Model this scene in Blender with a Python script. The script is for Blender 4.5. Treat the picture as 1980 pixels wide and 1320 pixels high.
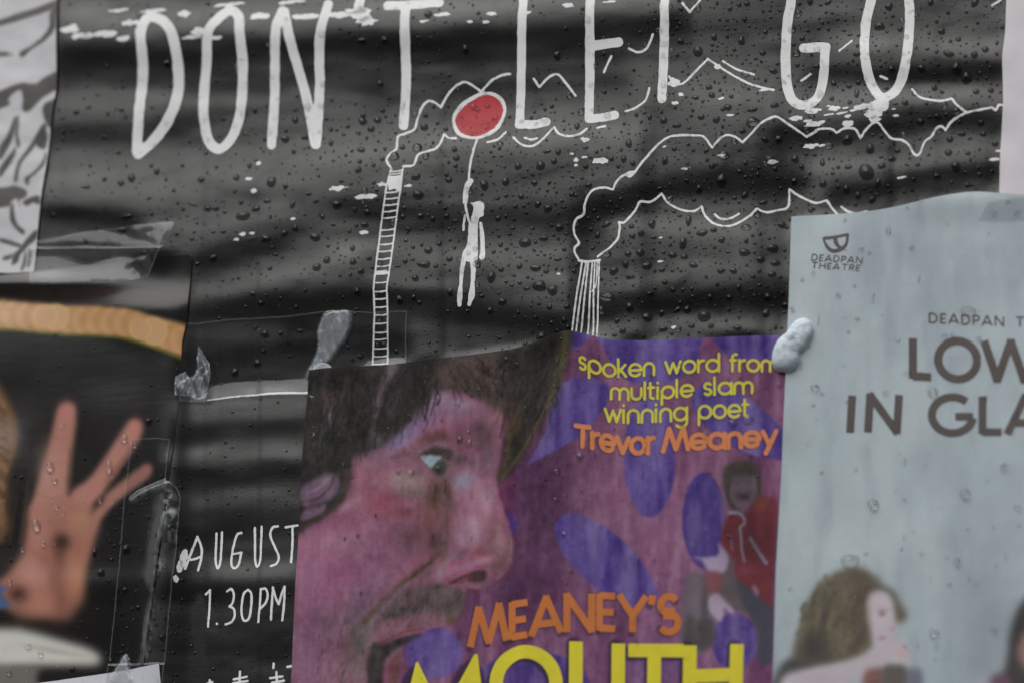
import bpy, math, random
import numpy as np
from mathutils import Vector, Matrix

for o in list(bpy.data.objects):
    bpy.data.objects.remove(o, do_unlink=True)
scene = bpy.context.scene
COL = scene.collection
R = math.radians

# ------------------------------------------------------------------ camera
LENS, SENSOR = 135.0, 36.0
FRAME_W = 0.447                       # metres across the frame at the aim point
AIM = Vector((0.0, 0.0, 2.0))         # a point on the hoarding (plane y = 0)
YAW, PITCH, ROLL = R(20.0), R(20.0), R(3.2)
DIST = FRAME_W * LENS / SENSOR
sa, ca, sb, cb = math.sin(YAW), math.cos(YAW), math.sin(PITCH), math.cos(PITCH)
c_f = Vector((-sa * cb, ca * cb, sb))
r0 = Vector((ca, sa, 0)); u0 = r0.cross(c_f)
c_r = r0 * math.cos(ROLL) + u0 * math.sin(ROLL)
c_u = u0 * math.cos(ROLL) - r0 * math.sin(ROLL)
c_o = AIM - c_f * DIST
cam = bpy.data.cameras.new('camera'); cam_o = bpy.data.objects.new('camera', cam)
COL.objects.link(cam_o)
m = Matrix((c_r, c_u, -c_f)).transposed().to_4x4(); m.translation = c_o
cam_o.matrix_world = m
cam.lens, cam.sensor_width, cam.sensor_fit = LENS, SENSOR, 'HORIZONTAL'
cam.clip_start, cam.clip_end = 0.05, 500.0
scene.camera = cam_o

# ------------------------------------------------------------------ sky, sun, exposure
SUN_DIR = Vector((-0.30, -0.62, 0.90)).normalized()      # towards the sun, behind cloud
world = bpy.data.worlds.new('World'); scene.world = world; world.use_nodes = True
wn = world.node_tree.nodes; wl = world.node_tree.links
for n in list(wn): wn.remove(n)
w_out = wn.new('ShaderNodeOutputWorld'); w_bg = wn.new('ShaderNodeBackground')
w_sky = wn.new('ShaderNodeTexSky'); w_sky.sky_type = 'NISHITA'; w_sky.sun_disc = False
w_sky.sun_elevation = math.asin(SUN_DIR.z); w_sky.sun_rotation = math.atan2(SUN_DIR.x, SUN_DIR.y)
w_sky.air_density = 1.0; w_sky.dust_density = 4.0; w_sky.ozone_density = 1.0
w_hs = wn.new('ShaderNodeHueSaturation'); w_hs.inputs['Saturation'].default_value = 0.12   # cloud cover: grey sky
wl.new(w_sky.outputs[0], w_hs.inputs['Color']); wl.new(w_hs.outputs[0], w_bg.inputs[0])
w_bg.inputs[1].default_value = 0.10
wl.new(w_bg.outputs[0], w_out.inputs[0])
sun = bpy.data.lights.new('sun', 'SUN'); sun.energy = 1.5; sun.angle = R(64); sun.color = (1.0, 0.98, 0.95)
sun_o = bpy.data.objects.new('sun', sun); COL.objects.link(sun_o)
sun_o.location = (0, -3, 6)
sun_o.rotation_euler = SUN_DIR.to_track_quat('Z', 'Y').to_euler()
vs = scene.view_settings
vs.view_transform = 'Standard'; vs.look = 'None'; vs.gamma = 1.0; vs.use_curve_mapping = False
vs.exposure = 0.22
scene.render.engine = 'CYCLES'
scene.cycles.use_denoising = True
scene.cycles.max_bounces = 8; scene.cycles.transparent_max_bounces = 16
scene.cycles.sample_clamp_indirect = 4.0

# ------------------------------------------------------------------ photo point -> hoarding plane
_cf, _cr, _cu, _co = (np.array(v, dtype=float) for v in (c_f, c_r, c_u, c_o))
def W(px, py):
    px = np.asarray(px, float); py = np.asarray(py, float)
    k = SENSOR / LENS / 1980.0
    sx = (px - 990.0) * k; sy = -(py - 660.0) * k
    d = _cf + sx[..., None] * _cr + sy[..., None] * _cu
    t = (-0.0048 - _co[1]) / d[..., 1]         # the pasted sheets stand about 5 mm off the board
    return _co[0] + t * d[..., 0], _co[2] + t * d[..., 2]
def P3(px, py, h):
    x, z = W(px, py)
    return np.stack([x, -np.broadcast_to(h, x.shape), z], -1)
MM = 0.001
PXM = 0.447 / 1980.0                  # metres for one photo pixel, about
_fx, _fz = W(np.array(980.0), np.array(560.0))
cam.dof.use_dof = True
cam.dof.focus_distance = float((Vector((float(_fx), -0.005, float(_fz))) - c_o).dot(c_f))
cam.dof.aperture_fstop = 4.9

# ------------------------------------------------------------------ noise, blur, painting
def vnoise(x, y, sx, sy, seed):
    rng = np.random.RandomState(seed)
    N = 256
    T = rng.rand(N, N)
    u = np.asarray(x, float) / sx; v = np.asarray(y, float) / sy
    iu = np.floor(u).astype(int); iv = np.floor(v).astype(int)
    fu = u - iu; fv = v - iv
    fu = fu * fu * (3 - 2 * fu); fv = fv * fv * (3 - 2 * fv)
    a = T[iv % N, iu % N]; b = T[iv % N, (iu + 1) % N]
    c = T[(iv + 1) % N, iu % N]; d = T[(iv + 1) % N, (iu + 1) % N]
    return (a * (1 - fu) + b * fu) * (1 - fv) + (c * (1 - fu) + d * fu) * fv
def fnoise(x, y, sx, sy, seed, octs=3):
    r = 0.0; a = 1.0; t = 0.0
    for k in range(octs):
        r = r + a * vnoise(x, y, sx / 2 ** k, sy / 2 ** k, seed + 17 * k); t += a; a *= 0.55
    return r / t
def gblur(A, s):
    s = max(s, 1e-3)
    r = int(3 * s + 1)
    if r < 1: return A
    k = np.exp(-0.5 * (np.arange(-r, r + 1) / s) ** 2); k /= k.sum()
    for ax in (0, 1):
        n = A.shape[ax]; L = n + 2 * r
        pad = [(0, 0), (0, 0)]; pad[ax] = (r, r)
        Ap = np.pad(A, pad, mode='edge')
        out = np.zeros_like(A)
        if len(k) < 40:
            for i, kv in enumerate(k):
                sl = [slice(None)] * 2; sl[ax] = slice(i, i + n)
                out += kv * Ap[tuple(sl)]
        else:
            F = np.fft.rfft(Ap, n=L + len(k), axis=ax)
            kk = np.fft.rfft(k, n=L + len(k))
            sh = [1, 1]; sh[ax] = -1
            o2 = np.fft.irfft(F * kk.reshape(sh), n=L + len(k), axis=ax)
            sl = [slice(None)] * 2; sl[ax] = slice(2 * r, 2 * r + n)
            out = o2[tuple(sl)]
        A = out
    return A
def smooth(pts, n=6, closed=False):
    P = np.array(pts, float)
    if len(P) < 3: return P
    if closed: Q = np.vstack([P[-1], P, P[0], P[1]])
    else: Q = np.vstack([2 * P[0] - P[1], P, 2 * P[-1] - P[-2]])
    out = []
    t = np.linspace(0, 1, n, endpoint=False)[:, None]
    for i in range(1, len(Q) - 2):
        p0, p1, p2, p3 = Q[i - 1], Q[i], Q[i + 1], Q[i + 2]
        out.append(0.5 * (2 * p1 + (p2 - p0) * t + (2 * p0 - 5 * p1 + 4 * p2 - p3) * t ** 2 + (3 * p1 - p0 - 3 * p2 + p3) * t ** 3))
    out = np.vstack(out)
    return out if closed else np.vstack([out, P[-1]])
def arc(cx, cy, rx, ry, a0, a1, n=14):
    t = np.radians(np.linspace(a0, a1, n))
    return np.stack([cx + rx * np.cos(t), cy + ry * np.sin(t)], -1)
def in_poly(x, y, poly):
    x = np.asarray(x, float); y = np.asarray(y, float)
    r = np.zeros(x.shape, bool); n = len(poly)
    for i in range(n):
        x1, y1 = poly[i]; x2, y2 = poly[(i + 1) % n]
        if y1 == y2: continue
        c = ((y1 > y) != (y2 > y)) & (x < (x2 - x1) * (y - y1) / (y2 - y1) + x1)
        r ^= c
    return r

class Field:
    """signed distance on a regular grid over the photo plane (negative inside)"""
    def __init__(s, x0, y0, x1, y1, step):
        s.x0, s.y0, s.step = x0, y0, step
        s.X = np.arange(x0, x1 + step, step); s.Y = np.arange(y0, y1 + step, step)
        s.F = np.full((len(s.Y), len(s.X)), 50.0)
    def box(s, xa, ya, xb, yb):
        i0 = max(0, int((xa - s.x0) / s.step) - 1); i1 = min(len(s.X), int((xb - s.x0) / s.step) + 3)
        j0 = max(0, int((ya - s.y0) / s.step) - 1); j1 = min(len(s.Y), int((yb - s.y0) / s.step) + 3)
        if i1 <= i0 or j1 <= j0: return None
        gx, gy = np.meshgrid(s.X[i0:i1], s.Y[j0:j1])
        return slice(j0, j1), slice(i0, i1), gx, gy
    def stroke(s, pts, w, w1=None, butt=False):
        P = np.array(pts, float); n = len(P)
        ws = np.linspace(w, w if w1 is None else w1, n) if np.isscalar(w) else np.interp(np.linspace(0, 1, n), np.linspace(0, 1, len(w)), w)
        m = 3 * s.step
        for i in range(n - 1):
            (ax, ay), (bx, by) = P[i], P[i + 1]
            wm = max(ws[i], ws[i + 1]) / 2 + m
            b = s.box(min(ax, bx) - wm, min(ay, by) - wm, max(ax, bx) + wm, max(ay, by) + wm)
            if b is None: continue
            sj, si, gx, gy = b
            dx, dy = bx - ax, by - ay; L = math.hypot(dx, dy) + 1e-9
            t = ((gx - ax) * dx + (gy - ay) * dy) / L
            if butt:
                q = np.abs((gx - ax) * dy - (gy - ay) * dx) / L
                e0 = 0.0 if i == 0 else ws[i] * 0.25
                d = np.maximum(np.maximum(-t - e0, t - L - (0.0 if i == n - 2 else ws[i] * 0.25)), q - ws[i] / 2)
            else:
                tc = np.clip(t, 0, L)
                d = np.hypot(gx - ax - tc * dx / L, gy - ay - tc * dy / L) - 0.5 * (ws[i] + (ws[i + 1] - ws[i]) * tc / L)
            s.F[sj, si] = np.minimum(s.F[sj, si], d)
        return s
    def poly(s, pts):
        P = np.array(pts, float); m = 3 * s.step
        D = np.full(s.F.shape, 50.0); n = len(P)
        for i in range(n):
            (ax, ay), (bx, by) = P[i], P[(i + 1) % n]
            b = s.box(min(ax, bx) - m, min(ay, by) - m, max(ax, bx) + m, max(ay, by) + m)
            if b is None: continue
            sj, si, gx, gy = b
            dx, dy = bx - ax, by - ay; L = math.hypot(dx, dy) + 1e-9
            t = np.clip(((gx - ax) * dx + (gy - ay) * dy) / L, 0, L)
            D[sj, si] = np.minimum(D[sj, si], np.hypot(gx - ax - t * dx / L, gy - ay - t * dy / L))
        b = s.box(P[:, 0].min() - m, P[:, 1].min() - m, P[:, 0].max() + m, P[:, 1].max() + m)
        if b is None: return s
        sj, si, gx, gy = b
        ins = in_poly(gx, gy, P)
        d = np.where(ins, -D[sj, si], D[sj, si])
        s.F[sj, si] = np.minimum(s.F[sj, si], d)
        return s
    def rough(s, amp, sc, seed):
        gx, gy = np.meshgrid(s.X, s.Y)
        s.F = s.F + amp * (fnoise(gx, gy, sc, sc, seed, 2) - 0.5) * 2
        return s
    def mesh(s):
        F = s.F; H, Wd = F.shape; N = H * Wd
        F = np.where(np.abs(F) < 1e-4, 1e-4, F)
        ins = F < 0
        a, b, c, d = ins[:-1, :-1], ins[:-1, 1:], ins[1:, 1:], ins[1:, :-1]
        case = a * 1 + b * 2 + c * 4 + d * 8
        faces = []
        for k in range(1, 16):
            jj, ii = np.nonzero(case == k)
            if not len(jj): continue
            bit = [(k >> q) & 1 for q in range(4)]
            base = jj * Wd + ii
            corner = [base, base + 1, base + Wd + 1, base + Wd]
            edge = [N + base, 2 * N + base + 1, N + base + Wd, 2 * N + base]
            cols = []
            for q in range(4):
                if bit[q]: cols.append(corner[q])
                if bit[q] != bit[(q + 1) % 4]: cols.append(edge[q])
            faces.append(np.stack(cols[::-1], -1))
        ids = np.unique(np.concatenate([f.ravel() for f in faces])) if faces else np.zeros(0, int)
        kind = ids // N; loc = ids % N; j = loc // Wd; i = loc % Wd
        px = s.X[i].astype(float).copy(); py = s.Y[j].astype(float).copy()
        mh = kind == 1
        f0 = F[j[mh], i[mh]]; f1 = F[j[mh], i[mh] + 1]; px[mh] += s.step * f0 / (f0 - f1)
        mv = kind == 2
        f0 = F[j[mv], i[mv]]; f1 = F[j[mv] + 1, i[mv]]; py[mv] += s.step * f0 / (f0 - f1)
        return px, py, [np.searchsorted(ids, f) for f in faces]

def build(name, verts, faces, mat, parent=None, color=None, extra=None, smooth_sh=True):
    """faces: list of index arrays (n, k)"""
    me = bpy.data.meshes.new(name)
    nl = sum(f.size for f in faces); nf = sum(len(f) for f in faces)
    me.vertices.add(len(verts)); me.loops.add(nl); me.polygons.add(nf)
    me.vertices.foreach_set('co', np.asarray(verts, np.float32).ravel())
    me.loops.foreach_set('vertex_index', np.concatenate([f.ravel() for f in faces]).astype(np.int32))
    tot = np.concatenate([np.full(len(f), f.shape[1]) for f in faces])
    me.polygons.foreach_set('loop_start', (np.cumsum(tot) - tot).astype(np.int32))
    me.update(calc_edges=True)
    me.validate()
    if smooth_sh: me.polygons.foreach_set('use_smooth', np.ones(len(me.polygons), bool))
    if color is not None:
        at = me.color_attributes.new('Col', 'FLOAT_COLOR', 'POINT')
        c4 = np.ones((len(verts), 4), np.float32); c4[:, :3] = color
        at.data.foreach_set('color', c4.ravel())
    if extra:
        for k, v in extra.items():
            at = me.attributes.new(k, 'FLOAT', 'POINT'); at.data.foreach_set('value', np.asarray(v, np.float32))
    me.materials.append(mat)
    o = bpy.data.objects.new(name, me); COL.objects.link(o)
    if parent is not None: o.parent = parent
    return o
def tag(o, label, cat, group=None):
    o['label'] = label; o['category'] = cat
    if group: o['group'] = group
    return o
def lin(c):
    c = np.asarray(c, float) / 255.0
    return np.where(c <= 0.04045, c / 12.92, ((c + 0.055) / 1.055) ** 2.4)
KL = 0.97                                  # photo value of a surface of albedo 1 in this light
def alb(c): return np.clip(lin(c) / KL, 0.0, 0.9)

class Canvas:
    """printed colours of one sheet, laid out over the photo plane"""
    def __init__(s, x0, y0, x1, y1, step, base):
        s.x0, s.y0, s.step = x0, y0, step
        s.X = np.arange(x0, x1 + step, step); s.Y = np.arange(y0, y1 + step, step)
        s.gx, s.gy = np.meshgrid(s.X, s.Y)
        s.C = np.ones(s.gx.shape + (3,)) * np.array(base, float)
        s.fr = (0, 0, 1)
    def frame(s, ox, oy, k): s.fr = (ox, oy, k)
    def tr(s, pts):
        P = np.array(pts, float); ox, oy, k = s.fr
        return np.stack([ox + P[:, 0] / k, oy + P[:, 1] / k], -1)
    def lay(s, mask, col, alpha=1.0):
        s.C += (mask * alpha)[..., None] * (np.array(col, float) - s.C)
    def _win(s, P, pad):
        i0 = max(0, int((P[:, 0].min() - pad - s.x0) / s.step)); i1 = min(len(s.X), int((P[:, 0].max() + pad - s.x0) / s.step) + 2)
        j0 = max(0, int((P[:, 1].min() - pad - s.y0) / s.step)); j1 = min(len(s.Y), int((P[:, 1].max() + pad - s.y0) / s.step) + 2)
        return slice(j0, max(j1, j0)), slice(i0, max(i1, i0))
    def _put(s, win, mask, col, alpha, tex):
        sub = s.C[win]
        if tex: mask = mask * (1 - tex + tex * 2 * fnoise(s.gx[win], s.gy[win], 9, 9, 5, 3)).clip(0, 1.2)
        s.C[win] = sub + np.clip(mask * alpha, 0, 1)[..., None] * (np.array(col, float) - sub)
    def poly(s, pts, col, blur=2.0, alpha=1.0, sm=True, tex=0):
        """blur in photo pixels"""
        P = s.tr(pts)
        if sm: P = smooth(P, 6, True)
        win = s._win(P, blur * 3 + 2)
        if s.gx[win].size == 0: return
        m = in_poly(s.gx[win], s.gy[win], P).astype(float)
        s._put(win, gblur(m, blur / s.step), col, alpha, tex)
    def blob(s, x, y, rx, ry, col, alpha=1.0, rot=0, hard=None, tex=0):
        (cx, cy), = s.tr([(x, y)]); k = s.fr[2]; rx /= k; ry /= k
        q = max(rx, ry) * (2.6 if hard is None else 1.3)
        win = s._win(np.array([[cx, cy]]), q)
        if s.gx[win].size == 0: return
        a = R(rot); dx = s.gx[win] - cx; dy = s.gy[win] - cy
        u = (dx * math.cos(a) + dy * math.sin(a)) / rx; v = (-dx * math.sin(a) + dy * math.cos(a)) / ry
        r = np.sqrt(u * u + v * v)
        m = np.exp(-r * r * 1.4) if hard is None else np.clip((1 - r) * min(rx, ry) / hard + 0.5, 0, 1)
        s._put(win, m, col, alpha, tex)
    def line(s, pts, w, col, blur=1.0, alpha=1.0, w1=None):
        """w in photo pixels"""
        P = s.tr(pts); P = smooth(P, 5) if len(P) > 2 else P
        win = s._win(P, max(w, w1 or 0) + blur * 3 + 2)
        if s.gx[win].size == 0: return
        gx, gy = s.gx[win], s.gy[win]; D = np.full(gx.shape, 99.0)
        ws = np.linspace(w, w if w1 is None else w1, len(P))
        for i in range(len(P) - 1):
            (ax, ay), (bx, by) = P[i], P[i + 1]; dx, dy = bx - ax, by - ay; L2 = dx * dx + dy * dy + 1e-9
            t = np.clip(((gx - ax) * dx + (gy - ay) * dy) / L2, 0, 1)
            D = np.minimum(D, np.hypot(gx - ax - t * dx, gy - ay - t * dy) - ws[i] / 2)
        s._put(win, np.clip(0.5 - D / max(blur, s.step) / 1.5, 0, 1), col, alpha, 0)
    def sample(s, px, py):
        u = np.clip((px - s.x0) / s.step, 0, len(s.X) - 1.001); v = np.clip((py - s.y0) / s.step, 0, len(s.Y) - 1.001)
        i = u.astype(int); j = v.astype(int); fu = (u - i)[:, None]; fv = (v - j)[:, None]
        C = s.C
        c = (C[j, i] * (1 - fu) + C[j, i + 1] * fu) * (1 - fv) + (C[j + 1, i] * (1 - fu) + C[j + 1, i + 1] * fu) * fv
        return alb(np.clip(c, 0, 255))

class Height:
    """height of a sheet above the hoarding (metres) over the photo plane"""
    def __init__(s, x0, y0, x1, y1, step):
        s.x0, s.y0, s.step = x0, y0, step
        s.X = np.arange(x0, x1 + step, step); s.Y = np.arange(y0, y1 + step, step)
        s.gx, s.gy = np.meshgrid(s.X, s.Y); s.H = np.zeros(s.gx.shape)
    def __call__(s, px, py):
        px = np.asarray(px, float); py = np.asarray(py, float)
        u = np.clip((px - s.x0) / s.step, 0, len(s.X) - 1.001); v = np.clip((py - s.y0) / s.step, 0, len(s.Y) - 1.001)
        i = u.astype(int); j = v.astype(int); fu = u - i; fv = v - j
        H = s.H
        return (H[j, i] * (1 - fu) + H[j, i + 1] * fu) * (1 - fv) + (H[j + 1, i] * (1 - fu) + H[j + 1, i + 1] * fu) * fv

# ------------------------------------------------------------------ materials
def new_mat(name):
    m = bpy.data.materials.new(name); m.use_nodes = True
    nt = m.node_tree
    for n in list(nt.nodes): nt.nodes.remove(n)
    out = nt.nodes.new('ShaderNodeOutputMaterial')
    return m, nt, out
def paper(name, color=None, rough=0.4, bump=0.2, bscale=900.0, ior=1.5, mottle=0.06, rvar=0.08, spec=0.5):
    """printed, rain-wet paper; colour from the sheet's print unless one is given"""
    m, nt, out = new_mat(name); N, L = nt.nodes.new, nt.links.new
    p = N('ShaderNodeBsdfPrincipled'); L(p.outputs[0], out.inputs[0])
    tc = N('ShaderNodeTexCoord')
    n1 = N('ShaderNodeTexNoise'); n1.inputs['Scale'].default_value = 60; n1.inputs['Detail'].default_value = 6
    L(tc.outputs['Object'], n1.inputs['Vector'])
    mr = N('ShaderNodeMapRange'); mr.inputs['To Min'].default_value = 1 - mottle * 2; mr.inputs['To Max'].default_value = 1 + mottle * 2
    L(n1.outputs['Fac'], mr.inputs['Value'])
    mx = N('ShaderNodeVectorMath'); mx.operation = 'SCALE'
    if color is None:
        at = N('ShaderNodeAttribute'); at.attribute_name = 'Col'; L(at.outputs['Color'], mx.inputs[0])
    else: mx.inputs[0].default_value = color
    L(mr.outputs[0], mx.inputs['Scale']); L(mx.outputs[0], p.inputs['Base Color'])
    rr = N('ShaderNodeMapRange'); rr.inputs['To Min'].default_value = rough - rvar; rr.inputs['To Max'].default_value = rough + rvar
    n2 = N('ShaderNodeTexNoise'); n2.inputs['Scale'].default_value = 35; n2.inputs['Detail'].default_value = 4
    L(tc.outputs['Object'], n2.inputs['Vector']); L(n2.outputs['Fac'], rr.inputs['Value']); L(rr.outputs[0], p.inputs['Roughness'])
    p.inputs['IOR'].default_value = ior; p.inputs['Specular IOR Level'].default_value = spec
    mp = N('ShaderNodeMapping'); mp.inputs['Scale'].default_value = (0.3, 1, 1.5); L(tc.outputs['Object'], mp.inputs['Vector'])
    n3 = N('ShaderNodeTexNoise'); n3.inputs['Scale'].default_value = bscale; n3.inputs['Detail'].default_value = 3
    L(mp.outputs[0], n3.inputs['Vector'])
    bp = N('ShaderNodeBump'); bp.inputs['Strength'].default_value = bump; bp.inputs['Distance'].default_value = 0.0003
    L(n3.outputs['Fac'], bp.inputs['Height']); L(bp.outputs[0], p.inputs['Normal'])
    return m
def clear(name, ior, rough, tint, milk_col=None):
    """clear film or water over the paper: fresnel mirror plus see-through, cloudy where 'milk' says so"""
    m, nt, out = new_mat(name); N, L = nt.nodes.new, nt.links.new
    tr = N('ShaderNodeBsdfTransparent'); tr.inputs[0].default_value = (*tint, 1)
    gl = N('ShaderNodeBsdfGlossy'); gl.inputs['Roughness'].default_value = rough
    f0 = ((ior - 1) / (ior + 1)) ** 2
    lw = N('ShaderNodeLayerWeight'); lw.inputs['Blend'].default_value = 0.5
    pw = N('ShaderNodeMath'); pw.operation = 'POWER'; pw.inputs[1].default_value = 5.0; L(lw.outputs['Facing'], pw.inputs[0])
    fr = N('ShaderNodeMath'); fr.operation = 'MULTIPLY_ADD'; fr.inputs[1].default_value = 1 - f0; fr.inputs[2].default_value = f0; L(pw.outputs[0], fr.inputs[0])
    body = tr.outputs[0]
    if milk_col:
        df = N('ShaderNodeBsdfDiffuse'); df.inputs[0].default_value = (*milk_col, 1)
        at = N('ShaderNodeAttribute'); at.attribute_name = 'milk'
        mk = N('ShaderNodeMixShader'); L(at.outputs['Fac'], mk.inputs[0]); L(tr.outputs[0], mk.inputs[1]); L(df.outputs[0], mk.inputs[2])
        body = mk.outputs[0]
    mx = N('ShaderNodeMixShader'); L(fr.outputs[0], mx.inputs[0]); L(body, mx.inputs[1]); L(gl.outputs[0], mx.inputs[2])
    L(mx.outputs[0], out.inputs[0])
    return m
def simple(name, col, rough=0.7, nscale=3.0, var=0.15, bump=0.0):
    m, nt, out = new_mat(name); N, L = nt.nodes.new, nt.links.new
    p = N('ShaderNodeBsdfPrincipled'); p.inputs['Roughness'].default_value = rough; L(p.outputs[0], out.inputs[0])
    tc = N('ShaderNodeTexCoord'); n1 = N('ShaderNodeTexNoise'); n1.inputs['Scale'].default_value = nscale; n1.inputs['Detail'].default_value = 6
    L(tc.outputs['Object'], n1.inputs['Vector'])
    mr = N('ShaderNodeMapRange'); mr.inputs['To Min'].default_value = 1 - var; mr.inputs['To Max'].default_value = 1 + var; L(n1.outputs['Fac'], mr.inputs['Value'])
    mx = N('ShaderNodeVectorMath'); mx.operation = 'SCALE'; mx.inputs[0].default_value = col
    L(mr.outputs[0], mx.inputs['Scale']); L(mx.outputs[0], p.inputs['Base Color'])
    if bump:
        bp = N('ShaderNodeBump'); bp.inputs['Strength'].default_value = bump; bp.inputs['Distance'].default_value = 0.001
        L(n1.outputs['Fac'], bp.inputs['Height']); L(bp.outputs[0], p.inputs['Normal'])
    return m
M_black = paper('black_print', (0.005, 0.005, 0.0048), rough=0.27, bump=0.10, spec=0.42, bscale=1300, mottle=0.1, rvar=0.05)
M_white = paper('white_print', (0.71, 0.715, 0.72), rough=0.42, bump=0.1)
M_red = paper('red_print', tuple(alb((172, 38, 48))), rough=0.42, bump=0.1, spec=0.3)
M_face = paper('face_print', None, rough=0.5, bump=0.2, bscale=700, spec=0.12)
M_pale = paper('pale_print', None, rough=0.42, bump=0.12, bscale=200)
M_hand = paper('hand_print', None, rough=0.14, bump=0.05, bscale=300, rvar=0.04)
M_comic = paper('comic_print', None, rough=0.5, bump=0.3)
M_yellow = paper('yellow_print', tuple(alb((196, 190, 62))), rough=0.5, bump=0.22, bscale=700, spec=0.22)
M_gold = paper('gold_print', tuple(alb((208, 196, 44))), rough=0.5, bump=0.22, bscale=700, spec=0.22)
M_orange = paper('orange_print', tuple(alb((200, 122, 72))), rough=0.5, bump=0.22, bscale=700, spec=0.22)
M_rust = paper('rust_print', tuple(alb((184, 106, 50))), rough=0.5, bump=0.22, bscale=700, spec=0.22)
M_brown = paper('brown_print', tuple(alb((62, 53, 50))), rough=0.5, bump=0.2)
M_edge = paper('paper_edge', tuple(alb((150, 140, 125))), rough=0.7, bump=0.2)
M_tape = clear('clear_tape', 1.5, 0.04, (0.94, 0.95, 0.96), (0.50, 0.54, 0.58))
M_water = clear('water', 1.36, 0.015, (0.5, 0.5, 0.5))  # grey tint stands in for the paper sheen lost under a drop
def water_glass(name):
    m, nt, out = new_mat(name)
    g_ = nt.nodes.new('ShaderNodeBsdfGlass'); g_.inputs['IOR'].default_value = 1.33; g_.inputs['Roughness'].default_value = 0.0; g_.inputs['Color'].default_value = (1, 1, 1, 1)
    # the light the drop lets through onto the paper under it
    t_ = nt.nodes.new('ShaderNodeBsdfTransparent'); x_ = nt.nodes.new('ShaderNodeMixShader'); x_.inputs[0].default_value = 0.08
    nt.links.new(g_.outputs[0], x_.inputs[1]); nt.links.new(t_.outputs[0], x_.inputs[2]); nt.links.new(x_.outputs[0], out.inputs[0])
    return m
M_waterc = water_glass('water_on_colour')
M_putty = simple('putty', tuple(alb((198, 210, 220))), 0.55, 400, 0.04, 0.3)

# ------------------------------------------------------------------ the street and the hoarding
def box_verts(x0, y0, z0, x1, y1, z1):
    v = [(x, y, z) for x in (x0, x1) for y in (y0, y1) for z in (z0, z1)]
    f = np.array([(0, 1, 3, 2), (4, 6, 7, 5), (0, 4, 5, 1), (2, 3, 7, 6), (0, 2, 6, 4), (1, 5, 7, 3)])
    return np.array(v, float), f
def box_obj(name, b, mat, parent=None):
    v, f = box_verts(*b)
    return build(name, v, [f], mat, parent, smooth_sh=False)
g = box_obj('pavement', (-40, -3.0, -0.3, 40, 1.0, 0.0), simple('wet_paving', (0.10, 0.098, 0.095), 0.35, 2.0, 0.3)); g['kind'] = 'structure'
g = box_obj('road', (-200, -200, -0.5, 200, 200, -0.12), simple('wet_asphalt', (0.045, 0.045, 0.048), 0.4, 1.0, 0.3)); g['kind'] = 'structure'
M_ply, _nt, _out = new_mat('plywood')
_p = _nt.nodes.new('ShaderNodeBsdfPrincipled'); _p.inputs['Roughness'].default_value = 0.75; _nt.links.new(_p.outputs[0], _out.inputs[0])
_tc = _nt.nodes.new('ShaderNodeTexCoord'); _mp = _nt.nodes.new('ShaderNodeMapping'); _mp.inputs['Scale'].default_value = (1.2, 1, 22)
_n = _nt.nodes.new('ShaderNodeTexNoise'); _n.inputs['Scale'].default_value = 4; _n.inputs['Detail'].default_value = 8; _n.inputs['Distortion'].default_value = 0.6
_ramp = _nt.nodes.new('ShaderNodeValToRGB'); _ramp.color_ramp.elements[0].position = 0.3; _ramp.color_ramp.elements[0].color = (0.09, 0.065, 0.045, 1); _ramp.color_ramp.elements[1].position = 0.7; _ramp.color_ramp.elements[1].color = (0.21, 0.165, 0.12, 1)
_nt.links.new(_tc.outputs['Object'], _mp.inputs['Vector']); _nt.links.new(_mp.outputs[0], _n.inputs['Vector']); _nt.links.new(_n.outputs["Fac"], _ramp.inputs[0]); _nt.links.new(_ramp.outputs[0], _p.inputs['Base Color'])
g = box_obj('wall', (-3.0, 0.0, 0.0, 3.0, 0.06, 3.2), M_ply); g['kind'] = 'structure'
bl = bpy.data.objects.new('stone_building', None); COL.objects.link(bl); bl.location = (0, -13, 0)
tag(bl, 'dark stone terrace across the street behind the camera', 'building')
M_stone = simple('soot_stone', (0.10, 0.092, 0.082), 0.85, 1.2, 0.3)
M_glass = simple('window_glass', (0.02, 0.022, 0.025), 0.1, 1.0, 0.1)
M_slate = simple('slate', (0.05, 0.052, 0.058), 0.6, 2.0, 0.3)
BH = 8.0
def bpart(name, b, mat, parent): return box_obj(name, b, mat, parent)
bpart('wall', (-30, -6, -0.12, 30, 0, BH - 1.2), M_stone, bl)
bpart('cornice', (-30.2, -0.1, BH - 1.2, 30.2, 0.35, BH - 0.9), M_stone, bl)
v = np.array([(-30, 0.1, BH - 0.9), (30, 0.1, BH - 0.9), (30, -3, BH + 1.0), (-30, -3, BH + 1.0), (-30, -6, BH - 0.9), (30, -6, BH - 0.9)], float)
build('roof', v, [np.array([(0, 1, 2, 3), (3, 2, 5, 4)])], M_slate, bl, smooth_sh=False)
pane0 = None
for fl in range(2):
    for k in range(16):
        x = -28 + k * 3.7; z = 0.9 + fl * 2.9
        w_ = bpart('window', (x - 0.62, 0.002, z - 0.1, x + 0.62, 0.08, z + 1.75), M_stone, bl)
        bpart('pane', (x - 0.5, 0.02, z + 0.05, x + 0.5, 0.083, z + 1.65), M_glass, w_)

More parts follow.
